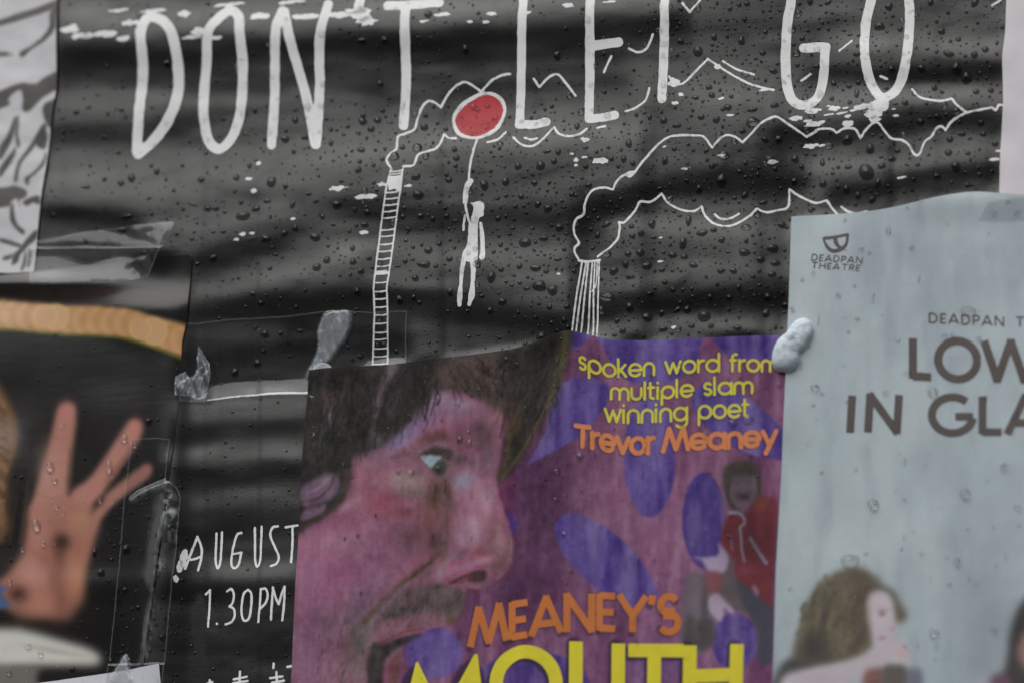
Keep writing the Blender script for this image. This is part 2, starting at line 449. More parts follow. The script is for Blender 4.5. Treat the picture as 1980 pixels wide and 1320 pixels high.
# ------------------------------------------------------------------ outlines of the sheets (photo points)
black_out = [(-60, -150), (700, -165), (1953, -190), (1946, 100), (1938, 300), (1930, 480), (1880, 1560), (-40, 1600)]
white_out = [(1944, -190), (1946, 0), (1944, 60), (1938, 110), (1940, 200), (1934, 300), (1931, 420), (2330, 400), (2340, -210)]
comic_out = [(-190, -160), (118, -170), (111, 0), (110, 90), (109, 168), (101, 215), (96, 262), (90, 320), (82, 370), (75, 430), (71, 480), (66, 526), (20, 529), (-190, 520)]
hand_out = [(-250, 560), (60, 527), (240, 506), (368, 493), (371, 500), (366, 560), (361, 620), (352, 660), (348, 720), (345, 780), (336, 860), (326, 930), (315, 1020), (298, 1140), (278, 1290), (255, 1480), (-250, 1500)]
slip_out = [(-240, 1362), (110, 1316), (312, 1286), (316, 1330), (318, 1560), (-240, 1580)]
face_top = smooth([(598, 716), (640, 713), (700, 709), (780, 702), (860, 692), (930, 684), (1000, 674), (1040, 663), (1075, 651), (1105, 645), (1140, 649), (1180, 658), (1240, 659), (1330, 655), (1430, 653), (1528, 650)], 4)
face_out = [tuple(p) for p in face_top] + [(1540, 700), (1515, 1320), (1500, 1600), (545, 1600), (563, 1320), (574, 1100), (584, 900), (593, 780)]
pale_top = smooth([(1533, 423), (1600, 418), (1680, 412), (1740, 402), (1800, 388), (1860, 378), (1900, 375), (1950, 378), (2020, 382), (2120, 372), (2230, 366)], 4)
pale_out = [tuple(p) for p in pale_top] + [(2210, 900), (2190, 1620), (1484, 1620), (1497, 1320), (1503, 1100), (1514, 900), (1523, 700), (1529, 540)]

# ------------------------------------------------------------------ relief of the black poster: paper cockled by the rain
HB = Height(-120, -220, 2020, 1640, 5)
def bands(H, items):
    S = np.zeros(H.gx.shape)
    for pts, w, amp in items:
        P = np.array(pts, float)
        yc = np.interp(H.X, P[:, 0], P[:, 1])
        lo, hi = P[0, 0], P[-1, 0]
        e = np.clip((H.X - lo) / 60 + 0.5, 0, 1) * np.clip((hi - H.X) / 60 + 0.5, 0, 1)
        e = e * e * (3 - 2 * e)
        wob = 10 * (vnoise(H.gx, H.gy, 120, 90, int(abs(pts[0][1]) + w)) - 0.5)
        S += amp * e[None, :] * np.exp(-((H.gy + wob - yc[None, :]) / w) ** 2)
    return S
S = bands(HB, [
    ([(-100, 40), (300, 38), (660, 25), (900, 18), (1320, -10)], 36, 0.15),
    ([(-100, 112), (300, 110), (650, 88), (880, 78), (1320, 45)], 34, -0.17),
    ([(-100, 160), (400, 160), (700, 150)], 30, -0.08),
    ([(80, 196), (200, 192), (330, 180)], 22, 0.07),
    ([(60, 262), (200, 256), (380, 240)], 26, -0.09),
    ([(700, 165), (900, 150), (1150, 150), (1220, 160)], 45, -0.09),
    ([(60, 350), (300, 345), (640, 300), (800, 280), (1000, 262), (1240, 240)], 48, 0.11),
    ([(60, 412), (140, 414), (270, 432)], 20, -0.13),
    ([(300, 445), (420, 440), (560, 400)], 24, 0.07),
    ([(360, 510), (440, 500), (560, 468)], 20, -0.10),
    ([(640, 392), (800, 420), (960, 425), (1130, 420)], 26, -0.09),
    ([(360, 575), (440, 563), (560, 525), (700, 488)], 20, 0.09),
    ([(640, 480), (800, 490), (1000, 500), (1120, 480)], 22, 0.08),
    ([(360, 600), (560, 590), (760, 580), (950, 610), (1100, 640)], 30, -0.13),
    ([(960, 528), (1040, 536), (1120, 548)], 16, 0.08),
    ([(1120, 420), (1200, 398), (1290, 366), (1420, 352), (1560, 348)], 26, -0.15),
    ([(1170, 452), (1290, 432), (1420, 445), (1560, 455)], 26, 0.10),
    ([(1200, 545), (1340, 520), (1520, 520)], 22, 0.05),
    ([(1130, 600), (1300, 582), (1540, 582)], 22, -0.12),
    ([(1130, 640), (1300, 625), (1540, 628)], 16, 0.07),
    ([(1320, 60), (1450, 50), (1640, 60)], 30, -0.06),
    ([(1300, 170), (1440, 190), (1560, 200)], 40, 0.06),
    ([(1600, 80), (1750, 92), (1850, 90), (1990, 84)], 20, 0.12),
    ([(1560, 140), (1720, 146), (1850, 142), (1990, 138)], 19, -0.12),
    ([(1560, 200), (1660, 196), (1800, 184), (1990, 190)], 18, 0.10),
    ([(1480, 268), (1640, 262), (1800, 232), (1990, 236)], 24, -0.10),
    ([(1560, 320), (1700, 318), (1850, 296), (1990, 290)], 20, 0.10),
    ([(1600, 372), (1760, 350), (1880, 338), (1990, 340)], 24, -0.13),
    ([(340, 690), (560, 672), (790, 655)], 48, -0.11),
    ([(330, 786), (450, 786), (640, 780)], 20, 0.09),
    ([(330, 846), (470, 836), (640, 826)], 17, -0.09),
    ([(330, 884), (450, 876), (640, 872)], 15, 0.085),
    ([(330, 925), (450, 920), (640, 915)], 18, -0.08),
    ([(330, 965), (450, 962), (640, 958)], 16, 0.035),
    ([(330, 1025), (450, 1020), (640, 1010)], 26, -0.08),
    ([(400, 1098), (450, 1100), (640, 1094)], 19, 0.13),
    ([(300, 1150), (450, 1150), (640, 1145)], 22, -0.10),
    ([(300, 1260), (450, 1260), (640, 1255)], 60, -0.03),
])
S += 0.075 * (fnoise(HB.gx + 0.35 * HB.gy, HB.gy, 190, 46, 3, 3) - 0.5)
S += 0.05 * (fnoise(HB.gx + 0.6 * HB.gy, HB.gy + 0.08 * HB.gx, 90, 22, 5, 3) - 0.5)
S -= 0.06 * np.clip(1 - np.abs(2 * vnoise(HB.gx + 0.5 * HB.gy, HB.gy + 0.1 * HB.gx, 150, 34, 6) - 1) * 7, 0, 1) * vnoise(HB.gx, HB.gy, 160, 120, 8)
S *= np.where(HB.gy > 750, 0.82, 1.05)
h = np.cumsum(S, 0) * HB.step * PXM
h -= gblur(h, 170 / HB.step)
h += 0.35 * MM * (fnoise(HB.gx, HB.gy, 130, 40, 41, 2) - 0.5)
cover = np.zeros(h.shape)
for out_ in (white_out, comic_out, hand_out, face_out, pale_out): cover = np.maximum(cover, in_poly(HB.gx, HB.gy, out_).astype(float))
h *= 1 - np.clip(gblur(cover, 3.5) * 1.25 - 0.25, 0, 1)          # pressed flat where other sheets are pasted over it
HB.H = 4.0 * MM + np.clip(h, -3 * MM, 3.5 * MM)

def over(base, x0, y0, x1, y1, step, lift, own):
    H = Height(x0, y0, x1, y1, step)
    b = base(H.gx, H.gy)
    H.H = gblur(b, 10 / step) + lift + own(H.gx, H.gy)
    H.H = np.maximum(H.H, b + 0.25 * MM)
    return H
def bump(x, y, cx, cy, rx, ry): return np.exp(-((x - cx) / rx) ** 2 - ((y - cy) / ry) ** 2)
HW = over(HB, 1900, -220, 2360, 460, 6, 0.5 * MM, lambda x, y: 1.2 * MM * fnoise(x, y, 160, 120, 9, 2))
HC = over(HB, -220, -220, 140, 560, 5, 0.4 * MM, lambda x, y: 1.6 * MM * fnoise(x, y, 150, 80, 12, 3))
HH = over(HB, -280, 440, 400, 1640, 5, 0.5 * MM, lambda x, y: 1.0 * MM * fnoise(x, y, 220, 160, 22, 2)
          + 1.1 * MM * bump(x, y, 60, 548, 150, 20) + 0.5 * MM * bump(x, y, 300, 620, 80, 40)
          + 0.3 * MM * bump(x, y, 190, 1130, 120, 30) + 0.5 * MM * bump(x, y, 300, 590, 120, 30))
HS = over(HH, -260, 1260, 340, 1620, 6, 0.5 * MM, lambda x, y: 0.8 * MM * fnoise(x, y, 120, 90, 25, 2))
def own_face(x, y):
    # vertical cockles where the wet paper has run, and a curl along the top edge
    t = np.interp(x, face_top[:, 0], face_top[:, 1])
    v = 1.5 * MM * fnoise(x, y, 46, 330, 31, 3)
    return v + 2.0 * MM * bump(x, y, 1100, 650, 60, 120) + 1.2 * MM * np.exp(-((y - t) / 26.0) ** 2) * (0.5 + 0.5 * np.sin(x / 75.0)) + 0.10 * MM * fnoise(x, y, 7, 9, 36, 2)
HF = over(HB, 530, 620, 1570, 1640, 4, 0.6 * MM, own_face)
HP = over(HB, 1450, 340, 2260, 1660, 5, 0.6 * MM, lambda x, y: 0)
HP.H = np.maximum(HP.H, HF(np.clip(HP.gx, 530, 1570), HP.gy) * (HP.gx < 1570)) 
HP.H = gblur(HP.H, 4) + 0.8 * MM + 2.4 * MM * fnoise(HP.gx, HP.gy, 170, 230, 51, 2) + 1.8 * MM * bump(HP.gx, HP.gy, 1850, 385, 110, 40) \
    + 0.12 * MM * fnoise(HP.gx, HP.gy, 22, 40, 53, 2)
HP.H = np.maximum(HP.H, np.where(HP.gx < 1560, HF(HP.gx, HP.gy) + 0.3 * MM, 0))
HP.H = np.maximum(HP.H, HW(HP.gx, HP.gy) * ((HP.gx > 1900) & (HP.gy < 460)) + 0.3 * MM)

# ------------------------------------------------------------------ building the sheets
def sheet(name, out, step, H, mat, canvas=None, edge=True, sm=False):
    P = np.array(out, float)
    f = Field(P[:, 0].min() - 4, P[:, 1].min() - 4, P[:, 0].max() + 4, P[:, 1].max() + 4, step).poly(P)
    px, py, faces = f.mesh()
    o = build(name, P3(px, py, H(px, py)), faces, mat, color=None if canvas is None else canvas.sample(px, py))
    if edge:
        Q = []
        for i in range(len(P)):
            a, b = P[i], P[(i + 1) % len(P)]; n = max(1, int(np.hypot(*(b - a)) / 6))
            Q += [a + (b - a) * t for t in np.linspace(0, 1, n, endpoint=False)]
        Q = np.array(Q); hh = H(Q[:, 0], Q[:, 1]); n = len(Q)
        vv = np.vstack([P3(Q[:, 0], Q[:, 1], hh), P3(Q[:, 0], Q[:, 1], hh - 0.22 * MM)])
        i = np.arange(n); j = (i + 1) % n
        build('paper_edge', vv, [np.stack([i, j, j + n, i + n], -1)], M_edge, o)
    return o
INKED = np.zeros((760, 1120), bool)        # where the black poster carries white or red print, 2 px cells
def ink(name, field, H, mat, parent, lift=0.06):
    if H is HB:
        jj, ii = np.nonzero(field.F < 0.5)
        cx = (field.X[ii] + 120) / 2; cy = (field.Y[jj] + 200) / 2
        ok_ = (cx >= 0) & (cy >= 0) & (cx < 1119) & (cy < 759)
        INKED[cy[ok_].astype(int), cx[ok_].astype(int)] = True
    px, py, faces = field.mesh()
    if not faces: return None
    return build(name, P3(px, py, H(px, py) + lift * MM), faces, mat, parent)

black = sheet('black_poster', black_out, 5, HB, M_black)
tag(black, 'wide black poster hand-lettered in white with a red balloon, covered in rain drops', 'poster')

# --- title, one part per letter
TITLE = {
    'D': ([[(273, 62), (275, 133), (267, 213), (262, 290)], [(273, 64), (279, 45), (291, 33), (317, 43), (335, 73), (342, 133), (338, 187), (320, 233), (293, 270), (264, 295)]], 23),
    'O': ([[(443, 18), (420, 38), (403, 62), (398, 110), (389, 187), (391, 240), (400, 270), (417, 284), (433, 277), (450, 253), (463, 207), (468, 127), (465, 67), (461, 32), (443, 18)]], 23),
    'N': ([[(546, 22), (534, 67), (528, 200), (523, 278)], [(550, 24), (567, 100), (590, 187), (607, 274)], [(634, 8), (618, 83), (615, 187), (609, 278)]], 22),
    'quote': ([[(702, -42), (694, 12)]], 22),
    'T': ([[(750, 12), (800, 10), (850, 5)], [(785, 12), (784, 90), (782, 170), (777, 240)]], 22),
    'L': ([[(1015, -66), (1012, 0), (1007, 100), (1001, 232)], [(1001, 237), (1030, 238), (1054, 234)]], 21),
    'E': ([[(1146, -80), (1142, 0), (1138, 133), (1136, 222)], [(1136, 227), (1165, 224), (1186, 220)], [(1142, 88), (1170, 84), (1196, 81)], [(1146, -78), (1176, -82), (1200, -86)]], 21),
    'T2': ([[(1292, -88), (1287, 0), (1283, 100), (1279, 190)], [(1246, -86), (1292, -90), (1338, -96)]], 21),
    'G': ([[(1590, -66), (1560, -74), (1538, -50), (1528, 0), (1520, 50), (1517, 117), (1521, 167), (1534, 195), (1556, 201), (1577, 186), (1589, 150), (1594, 96)], [(1552, 90), (1575, 89), (1596, 90)]], 22),
    'O2': ([[(1722, -74), (1698, -48), (1684, 0), (1673, 50), (1672, 100), (1680, 150), (1696, 181), (1712, 189), (1733, 173), (1747, 140), (1755, 93), (1758, 50), (1757, 0), (1748, -48), (1722, -74)]], 22),
}
for k, (strokes, w) in TITLE.items():
    A = np.vstack([np.array(s_) for s_ in strokes])
    f = Field(A[:, 0].min() - 20, A[:, 1].min() - 20, A[:, 0].max() + 20, A[:, 1].max() + 20, 2)
    for s_ in strokes: f.stroke(smooth(s_, 8), w - 3.5)
    f.rough(1.1, 16, len(k) + 60 + int(A[0, 0]))
    ink('title_letter', f, HB, M_white, black)

def drawn(name, strokes, w, box, step=1.0, rough=0.7, polys=(), mat=None, lift=0.06, seed=7, sm=True):
    f = Field(*box, step)
    for s_ in strokes:
        ww = w
        if isinstance(s_, tuple): s_, ww = s_
        f.stroke(smooth(s_, 5) if sm else s_, ww)
    for p in polys: f.poly(smooth(p, 5, True))
    f.rough(rough, 6, seed)
    return ink(name, f, HB, mat or M_white, black, lift)

# --- balloon, its string and the hanging figure
bal = [(927, 175), (950, 175), (968, 186), (975, 207), (970, 230), (957, 250), (933, 264), (907, 267), (884, 260), (873, 241), (873, 220), (887, 199), (907, 184)]
f = Field(860, 160, 990, 280, 1).poly(smooth(bal, 6, True)).rough(0.6, 9, 3); inner = f.F + 8.5
ring = Field(860, 160, 990, 280, 1); ring.F = np.maximum(f.F, -inner)
ink('balloon_outline', ring, HB, M_white, black, 0.075)
red = Field(860, 160, 990, 280, 1); red.F = inner
ink('balloon', red, HB, M_red, black, 0.075)
sx = lambda pts: [(860 + x / 4.89, 340 + y / 4.89) for x, y in pts]
drawn('balloon_string', [[(921, 266), (916, 283), (908, 320), (906, 345)], ([(909, 350), (902, 362), (900, 378), (899, 392)], [11, 10, 10, 8]), [(899, 392), (902, 412), (906, 428)], [(899, 415), (896, 430), (895, 444)]], 4.2, (880, 255, 940, 460), 0.8)
drawn('hanging_figure', [
    (sx([(330, 440), (345, 560), (350, 680), (348, 760)]), [5, 9, 8, 12]),
    (sx([(175, 790), (160, 900), (150, 1030), (140, 1140), (135, 1215)]), [9, 8, 6, 10, 8]),
    (sx([(255, 790), (265, 880), (260, 1000), (250, 1120), (225, 1210)]), [9, 10, 7, 12, 6])], 8,
    (880, 375, 950, 600), 0.8, polys=[
        sx([(235, 250), (270, 250), (330, 235), (368, 270), (362, 330), (358, 370), (320, 390), (310, 430), (295, 450), (250, 430), (245, 390), (262, 330), (265, 285)]),
        sx([(230, 420), (300, 430), (300, 560), (303, 700), (300, 790), (240, 810), (160, 790), (170, 710), (200, 650), (212, 560), (218, 480)])])
# --- the two smoking chimneys
lx = lambda t: np.interp(t, [327, 360, 440, 507, 557, 607, 712], [756, 748, 735, 728, 723, 723, 717])
rx_ = lambda t: np.interp(t, [325, 367, 440, 507, 557, 607, 706], [779, 775, 763, 755, 748, 748, 746])
ys = np.arange(327, 712, 8)
lad = [([(lx(t), t) for t in ys], 3.2), ([(rx_(t), t) for t in ys], 3.2)]
for q in (331, 336, 341, 346, 372, 384, 396, 408, 420, 443, 455, 471, 485, 500, 514, 529, 546, 563, 577, 592, 607, 623, 640, 653, 670, 685, 700):
    lad.append(([(lx(q), q + 1.5), ((lx(q) + rx_(q)) / 2, q + 1), (rx_(q), q - 1)], 2.6))
for q in (528,): lad.append(([(lx(q) + 2, q), (rx_(q) - 6, q - 2)], 7))
drawn('ladder_chimney', lad, 3, (700, 315, 800, 715), 0.8, 0.6, polys=[[(754, 345), (776, 343), (774, 366), (770, 372), (764, 366), (752, 368)]])
drawn('striped_chimney', [[(1117, 502), (1137, 502), (1157, 500)], ([(1123, 504), (1114, 570), (1105, 646)], 3), ([(1130, 504), (1121, 570), (1112, 646)], 3), ([(1134, 504), (1128, 570), (1121, 648)], 3),
    ([(1142, 504), (1138, 560), (1133, 650)], 3), ([(1147, 503), (1145, 560), (1143, 655)], 3), ([(1152, 503), (1150, 545), (1142, 560)], 2.5), ([(1156, 502), (1154, 570), (1150, 656)], 3)], 4.5, (1090, 490, 1170, 662), 0.8, 0.5)
smoke1 = [[(790, 253), (800, 247), (805, 227), (815, 203), (827, 193), (840, 197), (850, 205)], [(850, 205), (860, 187), (873, 170), (893, 157), (907, 160), (927, 174)], [(927, 174), (947, 153), (967, 143), (983, 140)],
    [(790, 253), (778, 257), (767, 263), (765, 287), (753, 297), (747, 310), (757, 327)], [(780, 322), (800, 320), (808, 300), (827, 293), (843, 287), (852, 273), (857, 258)], [(857, 258), (866, 265), (880, 266)],
    [(940, 273), (960, 267), (975, 253)], [(990, 263), (1007, 278), (1027, 282), (1047, 270), (1067, 248)], [(1013, 265), (1025, 269), (1037, 266)], [(1070, 245), (1080, 258), (1100, 263), (1120, 258), (1133, 247)], [(1153, 245), (1168, 242)],
    [(1030, 150), (1040, 166)], [(1040, 166), (1060, 147), (1077, 142), (1093, 160), (1110, 182)], [(1180, 107), (1172, 122), (1165, 137)], [(1215, 93), (1233, 100), (1250, 92), (1262, 67)], [(1207, 213), (1227, 208), (1247, 193), (1255, 170)]]
drawn('smoke_outline', smoke1, 4.3, (730, 60, 1275, 340), 1.0, 0.8)
smoke2 = [[(1293, 147), (1303, 160), (1320, 160), (1340, 140), (1367, 113)], [(1367, 113), (1383, 123), (1413, 143), (1453, 163), (1495, 173)], [(1397, 117), (1423, 133), (1457, 143)],
    [(1320, 7), (1333, 23)], [(1333, 23), (1353, 0)], [(1917, 8), (1934, -2)], [(1622, 97), (1647, 78)], [(1547, 153), (1565, 140)], [(1703, 148), (1715, 153)],
    [(1117, 500), (1110, 487), (1110, 477), (1117, 467), (1110, 453), (1108, 440), (1113, 423), (1127, 413), (1130, 393), (1140, 373), (1153, 365), (1170, 363), (1185, 367)],
    [(1185, 367), (1193, 350), (1210, 338), (1223, 340), (1243, 313), (1267, 283), (1287, 267), (1307, 262), (1340, 262), (1360, 265), (1378, 287)], [(1378, 287), (1393, 270), (1408, 263), (1423, 267), (1437, 277)],
    [(1437, 277), (1453, 260), (1470, 240), (1487, 230), (1502, 226), (1520, 237), (1540, 250), (1558, 262)], [(1558, 262), (1573, 253), (1583, 247), (1607, 248), (1617, 255), (1630, 248), (1653, 250), (1663, 267)],
    [(1663, 267), (1673, 253), (1690, 238), (1700, 240), (1710, 253), (1723, 267), (1743, 270), (1757, 280), (1767, 297), (1777, 297), (1787, 273), (1800, 263), (1810, 247), (1820, 243), (1827, 250)],
    [(1827, 250), (1840, 233), (1867, 218), (1893, 212), (1917, 208), (1925, 213), (1930, 203), (1942, 203)], [(1763, 172), (1777, 187), (1797, 193), (1820, 195), (1840, 190)], [(1840, 190), (1850, 203), (1868, 217)],
    [(1153, 493), (1177, 477), (1193, 460), (1197, 440), (1195, 428)], [(1195, 428), (1207, 428), (1227, 407), (1237, 390), (1257, 388), (1277, 372)], [(1277, 372), (1287, 387), (1300, 397), (1320, 405), (1340, 406), (1355, 398)],
    [(1355, 398), (1362, 415), (1377, 430), (1397, 437), (1417, 435), (1437, 425), (1453, 413), (1462, 402)], [(1462, 402), (1480, 408), (1500, 403), (1520, 395), (1523, 362)], [(1523, 362), (1540, 373), (1567, 387), (1580, 390), (1597, 385)],
    [(1597, 385), (1607, 400), (1623, 416), (1650, 424)], [(1380, 413), (1393, 422), (1410, 422), (1428, 413)], [(1625, 398), (1640, 408), (1657, 412), (1675, 408)]]
drawn('smoke_outline', smoke2, 4.2, (1085, -10, 1950, 520), 1.1, 0.8, polys=[[(1210, 336), (1226, 331), (1228, 338), (1220, 345), (1212, 342)]])

# --- date and time, one part per letter
zx = lambda pts: [(x / 3, 880 + y / 3) for x, y in pts]
DATE = [
    [[(1062, 648), (1095, 545), (1128, 458)], [(1128, 458), (1150, 525), (1146, 590), (1130, 652)], [(1088, 592), (1115, 585), (1142, 572)]],
    [[(1242, 440), (1236, 540), (1236, 605), (1250, 642), (1264, 605), (1270, 520), (1275, 435)]],
    [[(1390, 440), (1362, 455), (1340, 530), (1330, 610), (1345, 645), (1372, 628), (1390, 556)], [(1345, 562), (1390, 554)]],
    [[(1468, 410), (1468, 520), (1470, 600), (1482, 636), (1500, 600), (1506, 500), (1510, 405)]],
    [[(1605, 404), (1575, 412), (1560, 455), (1585, 520), (1610, 580), (1598, 620), (1565, 635)]],
    [[(1650, 410), (1720, 400)], [(1690, 408), (1690, 500), (1683, 612)]],
    [[(1175, 792), (1203, 770)], [(1203, 770), (1196, 880), (1188, 978)]], [[(1242, 964), (1244, 966)]],
    [[(1308, 780), (1335, 768), (1348, 800), (1340, 845), (1320, 866)], [(1320, 866), (1346, 882), (1352, 920), (1335, 955), (1298, 970)]],
    [[(1432, 772), (1405, 800), (1392, 880), (1398, 935), (1415, 952), (1438, 930), (1450, 850), (1450, 795), (1432, 772)]],
    [[(1508, 770), (1500, 860), (1490, 958)], [(1508, 772), (1538, 770), (1548, 810), (1535, 850), (1500, 885)]],
    [[(1566, 946), (1572, 850), (1580, 762)], [(1580, 762), (1595, 820), (1612, 858)], [(1612, 858), (1630, 800), (1648, 756)], [(1648, 756), (1642, 860), (1632, 950)]],
    [[(1180, 1310), (1215, 1302)], [(1198, 1290), (1200, 1330)],
     ], [[(1345, 1290), (1420, 1275)], [(1340, 1312), (1425, 1300)], [(1382, 1245), (1378, 1330)]],
    [[(1560, 1285), (1630, 1275)], [(1570, 1312), (1640, 1300)], [(1596, 1250), (1600, 1330)], [(1580, 1200), (1578, 1225)]], [[(1660, 1220), (1682, 1216)]],
]
for k, st in enumerate(DATE):
    st = [zx(s_) for s_ in st]; A = np.vstack([np.array(s_) for s_ in st])
    f = Field(A[:, 0].min() - 8, A[:, 1].min() - 8, A[:, 0].max() + 8, A[:, 1].max() + 8, 0.7)
    for s_ in st: f.stroke(smooth(s_, 6), 4.4)
    f.rough(0.5, 5, 90 + k)
    ink('date_letter', f, HB, M_white, black)

# --- abrasions: the ink rubbed off along the creases, one part per patch
rs = random.Random(5)
def patch(cx, cy, w, h_, ang=-6, seed=0, n=9):
    r = random.Random(seed); pts = []
    for i in range(n):
        t = 2 * math.pi * i / n; k = 0.65 + 0.5 * r.random()
        x, y = w / 2 * math.cos(t) * k, h_ / 2 * math.sin(t) * k
        a = R(ang); pts.append((cx + x * math.cos(a) - y * math.sin(a), cy + x * math.sin(a) + y * math.cos(a)))
    f = Field(cx - w, cy - w - h_, cx + w, cy + w + h_, 1.0 if w < 60 else 1.5).poly(smooth(pts, 4, True)).rough(min(1.8, h_ * 0.2), 5, seed)
    ink('rubbed_patch', f, HB, M_white, black, 0.07)
PATCH = [(137, 58, 40, 18), (155, 72, 34, 12), (172, 71, 26, 12), (208, 68, 52, 16), (240, 76, 26, 10), (252, 46, 34, 12), (356, 25, 28, 16), (384, 62, 30, 20), (372, 72, 44, 8), (418, 74, 26, 10), (503, 32, 46, 14), (590, 34, 60, 13),
    (655, 30, 60, 14), (700, 30, 44, 30), (712, 44, 40, 18), (690, 22, 50, 16), (857, 30, 34, 8), (950, 28, 24, 8), (910, 44, 12, 6), (940, 44, 14, 6), (1100, 12, 24, 9), (655, 366, 36, 10), (705, 381, 44, 11), (738, 357, 20, 8), (790, 360, 16, 5),
    (1130, 270, 18, 11), (1160, 311, 34, 12), (1106, 298, 10, 6), (1114, 310, 10, 8), (1129, 304, 12, 5), (1114, 320, 10, 6), (1284, 283, 9, 4), (1323, 326, 12, 4), (1303, 158, 24, 18), (1316, 182, 12, 7), (1306, 198, 14, 7),
    (1570, 212, 34, 12), (1612, 208, 26, 12), (1635, 208, 14, 4), (1602, 220, 22, 4), (1628, 218, 26, 5), (1639, 225, 14, 8), (1670, 207, 44, 13), (1694, 206, 60, 24), (1688, 222, 46, 24), (1692, 232, 26, 14), (1733, 224, 16, 7), (1728, 212, 10, 3),
    (1537, 228, 34, 10), (1573, 237, 42, 12), (1640, 240, 26, 14), (1565, 279, 28, 9), (1587, 278, 14, 4), (1493, 312, 20, 9), (1395, 191, 14, 6), (1413, 224, 14, 6), (1477, 173, 18, 6), (1742, 343, 22, 4), (1930, 290, 12, 4), (1922, 307, 24, 6), (1386, 128, 14, 10),
    (1325, 326, 16, 5), (1396, 302, 16, 6), (1276, 458, 8, 3), (470, 454, 14, 7), (488, 452, 12, 6), (458, 464, 12, 5), (498, 314, 10, 8), (490, 370, 13, 10), (480, 346, 14, 7), (704, 449, 18, 8), (352, 1075, 15, 34), (346, 1092, 10, 30), (340, 1118, 8, 16), (568, 425, 10, 5),
    (1080, 530, 8, 4), (1275, 504, 14, 4), (1300, 630, 12, 5), (1560, 232, 20, 5), (1650, 214, 16, 4), (1600, 203, 10, 3), (300, 20, 60, 7), (440, 8, 70, 8), (560, 4, 60, 8), (230, 20, 40, 6), (820, 44, 22, 5), (1020, 26, 26, 5), (1180, 4, 30, 5)]
for i, p in enumerate(PATCH):
    patch(*p, ang=(-6 if p[0] > 400 or p[1] < 400 else 8), seed=i + 1, n=9 if p[2] < 30 else 12)
# frayed white edge of the sheet pasted below the wide tape
f = Field(390, 748, 606, 778, 0.8).stroke(smooth([(396, 769), (440, 764), (500, 759), (550, 756), (602, 757)], 8), [1.5, 2.2, 3.4, 4.0, 3.4]).rough(0.9, 5, 8)
ink('torn_edge', f, HB, M_white, black, 0.12)

# ------------------------------------------------------------------ lettering: a small stroke alphabet
def A_(cx, cy, r, a0, a1, n=16): return arc(cx, cy, r, r, a0, a1, n)
LOW_ = {   # x-height 1
    's': (0.62, [np.vstack([A_(.31, .75, .25, 35, 270, 12), A_(.31, .25, .25, 90, -145, 12)])]),
    'p': (1.02, [A_(.5, .5, .5, 0, 360, 26), [(0, .5), (0, -.55)]]),
    'o': (1.02, [A_(.5, .5, .5, 0, 360, 26)]),
    'k': (0.72, [[(0, 0), (0, 1.5)], [(.06, .45), (.6, 1)], [(.2, .6), (.66, 0)]]),
    'e': (1.02, [[(.02, .48), (.98, .48)], A_(.5, .5, .5, 0, 318, 24)]),
    'n': (0.88, [np.vstack([[(0, 0)], A_(.42, .58, .42, 180, 0, 12), [(.84, 0)]])]),
    'w': (1.24, [[(0, 1), (.33, 0), (.63, .9), (.92, 0), (1.24, 1)]]),
    'r': (0.46, [[(0, 0), (0, 1)], A_(.42, .55, .42, 180, 85, 8)]),
    'd': (1.02, [A_(.5, .5, .5, 0, 360, 26), [(1, 0), (1, 1.5)]]),
    'f': (0.5, [np.vstack([[(.12, 0)], A_(.42, 1.2, .3, 180, 75, 8)]), [(-.05, .96), (.42, .96)]]),
    'm': (1.45, [np.vstack([[(0, 0)], A_(.35, .62, .35, 180, 0, 10), [(.7, 0)]]), np.vstack([A_(1.06, .62, .35, 180, 0, 10), [(1.41, 0)]])]),
    'u': (0.86, [np.vstack([[(0, 1)], A_(.4, .42, .4, 180, 360, 12), [(.8, 1)]])]),
    'l': (0.12, [[(0, 0), (0, 1.5)]]),
    't': (0.5, [np.vstack([[(.12, 1.4)], A_(.34, .25, .22, 180, 280, 7)]), [(-.05, 1), (.42, 1)]]),
    'i': (0.12, [[(0, 0), (0, 1)], [(0, 1.36), (0, 1.39)]]),
    'a': (1.02, [A_(.5, .5, .5, 0, 360, 26), [(1, 0), (1, 1)]]),
    'g': (1.02, [A_(.5, .5, .5, 0, 360, 26), np.vstack([[(1, 1)], A_(.55, -.12, .45, 0, -140, 12)])]),
    'v': (0.85, [[(0, 1), (.42, 0), (.85, 1)]]),
    'y': (0.85, [[(0, 1), (.44, .05)], [(.88, 1), (.2, -.55)]]),
}
